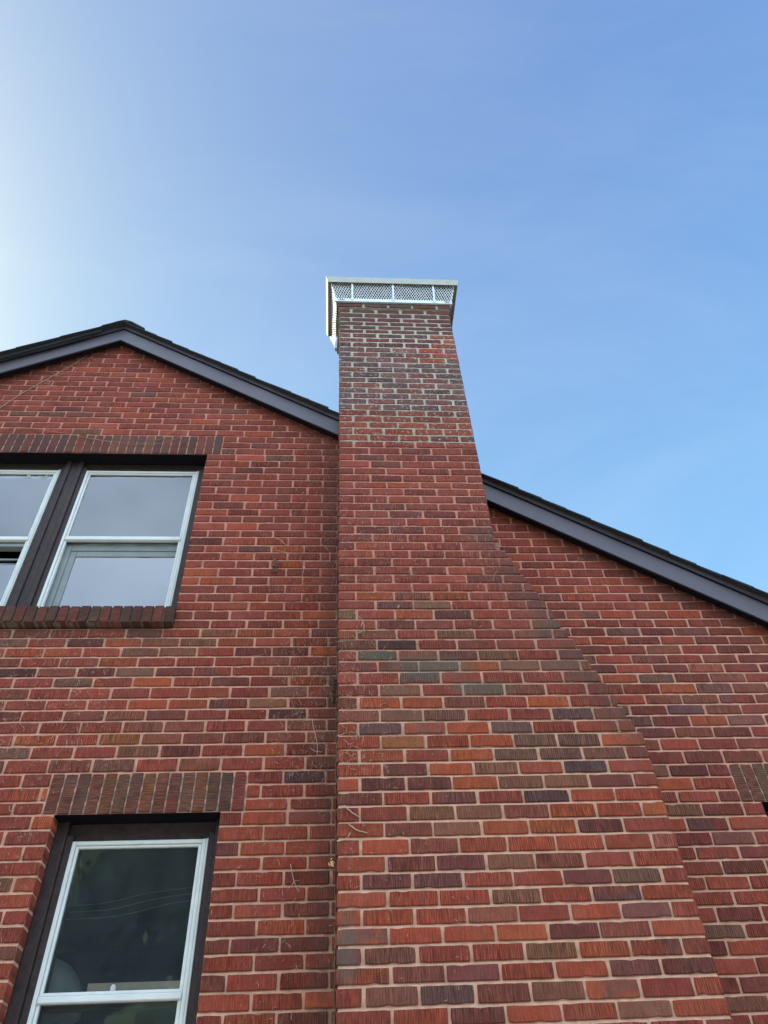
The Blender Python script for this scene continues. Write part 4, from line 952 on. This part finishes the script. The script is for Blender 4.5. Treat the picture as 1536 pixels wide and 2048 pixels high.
leaf_obj('dry_leaf', M_LEAF, -0.505, 3.640, YW - 0.003, 3, 0.010, 'tiny brown leaf scrap high on the wall near the barge board', lg)
leaf_obj('dry_leaf', M_LEAF, -0.704, 3.699, YW - 0.003, 3, 0.008, 'tiny brown leaf scrap right of the upstairs brick lintel', lg)
leaf_obj('dry_leaf', M_TWG2, 0.335, 1.856, -0.004, 5, 0.012, 'pale crumpled leaf scrap in the middle of the chimney', lg)
# ragged clump of roots and debris where a tie hole opens in the corner
nb_ = MB(); nb_.tube([(-0.032 + 0.006 * sin(i * 1.7), YW - 0.008, 1.46 + i * 0.017) for i in range(11)], [0.003 + 0.004 * abs(sin(i * 2.1)) for i in range(11)], 8)
for k in range(46):
    a = random.uniform(0, 6.28); x = -0.032 + random.gauss(0, .005); z = random.uniform(1.47, 1.62); r = random.uniform(.01, .03)
    nb_.tube([(x, YW - 0.010, z), (x + cos(a) * r * .5, YW - 0.014, z + sin(a) * r * .6), (x + cos(a) * r, YW - 0.008, z + sin(a) * r)], random.uniform(.0012, .003), 5)
nb_.tube([(-0.05, YW - 0.006, 1.515), (-0.032, YW - 0.009, 1.507), (-0.01, YW - 0.006, 1.50)], [0.003, 0.010, 0.004], 8)
tag(nb_.build('root_clump', M_LEAF), 'dark clump of dead roots in the corner beside the chimney at mid height', 'root clump')
# innumerable tendril remnants
tn = MB()
def tendril(x, z, y, L, a, r):
    pts = [(x, y - 0.001, z)]; n = random.randint(3, 5)
    for i in range(n):
        a += random.uniform(-.55, .55); x += cos(a) * L / n; z += sin(a) * L / n; pts.append((x, y - 0.001 - random.uniform(0, 0.0060), z))
    tn.tube(pts, [r] * n + [r * .4], 4)
def scatter(n, fx, fz, y, Lr, keep=None):
    i = 0
    while i < n:
        x, z = fx(), fz()
        if keep and not keep(x, z): continue
        a = random.gauss(pi / 2, 0.55) if random.random() < .8 else random.uniform(0, 2 * pi)
        tendril(x, z, y, random.uniform(*Lr) * (1.8 if random.random() < .07 else 1), a, random.uniform(0.0005, 0.0010)); i += 1
U = random.uniform
YT = P - 0.0022
scatter(190, lambda: U(-1.95, -1.18), lambda: U(1.2, 1.95), YT, (0.010, 0.04), lambda x, z: x < -1.25 - (1.95 - z) * 0.0 or random.random() < .4)
scatter(60, lambda: U(-2.0, -1.36), lambda: U(0.1, 1.2), YT, (0.010, 0.035))
scatter(60, lambda: -0.25 + random.gauss(0, .12), lambda: U(0.0, 1.0), YT, (0.008, 0.03), lambda x, z: x < -0.01)
scatter(260, lambda: -0.16 + random.gauss(0, .11), lambda: U(1.0, 1.95), YT, (0.008, 0.035), lambda x, z: x < -0.01)
scatter(170, lambda: -0.14 + random.gauss(0, .10), lambda: U(1.95, 3.8), YT, (0.008, 0.035), lambda x, z: x < -0.01)
scatter(60, lambda: U(-0.9, -0.1), lambda: U(2.1, 4.2), YT, (0.006, 0.022), lambda x, z: z < under(x) - .05)
scatter(330, lambda: U(0.02, 0.93), lambda: random.triangular(1.6, 3.0, 2.3), -0.0022, (0.006, 0.030))
scatter(130, lambda: 0.02 + abs(random.gauss(0, .12)), lambda: U(0.9, 1.7), -0.0022, (0.008, 0.04))
scatter(90, lambda: U(0.02, 0.6), lambda: U(0.0, 1.5), -0.0022, (0.005, 0.018))
scatter(80, lambda: U(0.1, 0.93), lambda: U(2.6, 3.5), -0.0022, (0.006, 0.02))
scatter(60, lambda: U(-2.4, -1.9), lambda: U(4.1, 4.8), YT, (0.008, 0.04), lambda x, z: z < under(x) - .03 and random.random() < cl01(1 - abs(z - (4.25 + (x + 2.47) * 1.3)) * 5))
tag(tn.build('vine_tendrils', M_TWG2), 'countless broken pale vine tendrils clinging to the wall and chimney brick', 'vine remnants', kind='stuff')

# ------------------------------------------------------------------ ground
g = MB(); g.box(-400, 400, -400, 400, GZ - 0.5, GZ - 0.02); tag(g.build('ground', M_GRASS), kind='structure')
d = MB(); d.box(-14, 9, -13, P - 0.02, GZ - 0.015, GZ); tag(d.build('bounce_slab', M_BOUNCE), kind='structure')  # unseen pale slab added to bounce light onto the wall

# trees across the yard, behind the photographer; the panes mirror them
def tree(x, y, h, cr, cz, nleaf, ls, label, seed, crown_c=None):
    rs = random.Random(seed); t = empty('tree', (x, y, GZ)); tag(t, label, 'tree', 'trees behind the photographer')
    inv = Matrix.Translation((-x, -y, -GZ)); cc = Vector(crown_c or (x, y, GZ + cz))
    b = MB(); top = cc + Vector((0, 0, cr * 0.4)); base = Vector((x, y, GZ - 0.1))
    pts = [base.lerp(top, i / 8) + Vector((rs.uniform(-.08, .08), rs.uniform(-.08, .08), 0)) for i in range(9)]
    b.tube(pts, [0.20 * (1 - i / 9.5) + 0.02 for i in range(9)], 10); tips = []
    for k in range(14):
        s0 = pts[rs.randint(4, 7)]; a = rs.uniform(0, 6.28); e = rs.uniform(0, 1.2); d = Vector((cos(a) * cos(e), sin(a) * cos(e), sin(e))) * cr * rs.uniform(.6, .95)
        q = [s0 + d * (i / 4) + Vector((0, 0, 0.1 * i * rs.uniform(-.4, .6))) for i in range(5)]; b.tube(q, [0.07, 0.05, 0.035, 0.022, 0.01], 6); tips += q[1:]
    o = b.build('trunk', M_TWIG, t); o.matrix_parent_inverse = inv
    cl = [cc + Vector((rs.gauss(0, .5), rs.gauss(0, .5), rs.gauss(0, .45))) * cr for _ in range(38)] + tips; c = MB()
    for k in range(nleaf):
        p = rs.choice(cl) + Vector((rs.gauss(0, .17), rs.gauss(0, .17), rs.gauss(0, .14))) * cr
        a = Vector((rs.gauss(0, 1), rs.gauss(0, 1), rs.gauss(0, 1))).normalized(); w = a.cross(Vector((rs.gauss(0, 1), rs.gauss(0, 1), rs.gauss(0, 1)))).normalized(); L = ls * rs.uniform(.6, 1.2); n = len(c.v)
        c.v += [tuple(p - a * L), tuple(p + w * L * .38 - a * L * .1), tuple(p + a * L), tuple(p - w * L * .38 - a * L * .1)]; c.f += [(n, n + 1, n + 2, n + 3)]
    if crown_c is None:
        for q in cl[:38]:
            r = cr * rs.uniform(.20, .34); n0 = len(c.v); NA, NB = 6, 9
            for i in range(NA + 1):
                for k in range(NB):
                    th = pi * i / NA; ph = 2 * pi * k / NB; rr = r * rs.uniform(.75, 1.15); c.v.append((q.x + rr * sin(th) * cos(ph), q.y + rr * sin(th) * sin(ph), q.z + rr * cos(th)))
            for i in range(NA):
                for k in range(NB): a = n0 + i * NB + k; b2 = n0 + i * NB + (k + 1) % NB; c.f.append((a, b2, b2 + NB, a + NB))
    me = bpy.data.meshes.new('crown'); me.from_pydata(c.v, [], c.f); o = link('crown', me, M_LEAFG, t); o.matrix_parent_inverse = inv
tree(-6.9, -3.4, 9, 1.30, 9.4, 4500, 0.085, 'tall leafy tree close on the left of the photographer', 1, (-6.38, -2.45, 7.35))
for i, (x, y, h, lb) in enumerate(((-16, -19, 7.2, 'leftmost'), (-10, -17.5, 7.6, 'second from the left'), (-4, -18.5, 7.4, 'middle'), (2, -17.5, 7.6, 'second from the right'), (8, -19, 7.2, 'rightmost'))):
    tree(x, y, h, 4.4, h, 16000, 0.15, lb + ' tree of the row across the yard behind the photographer', 10 + i)
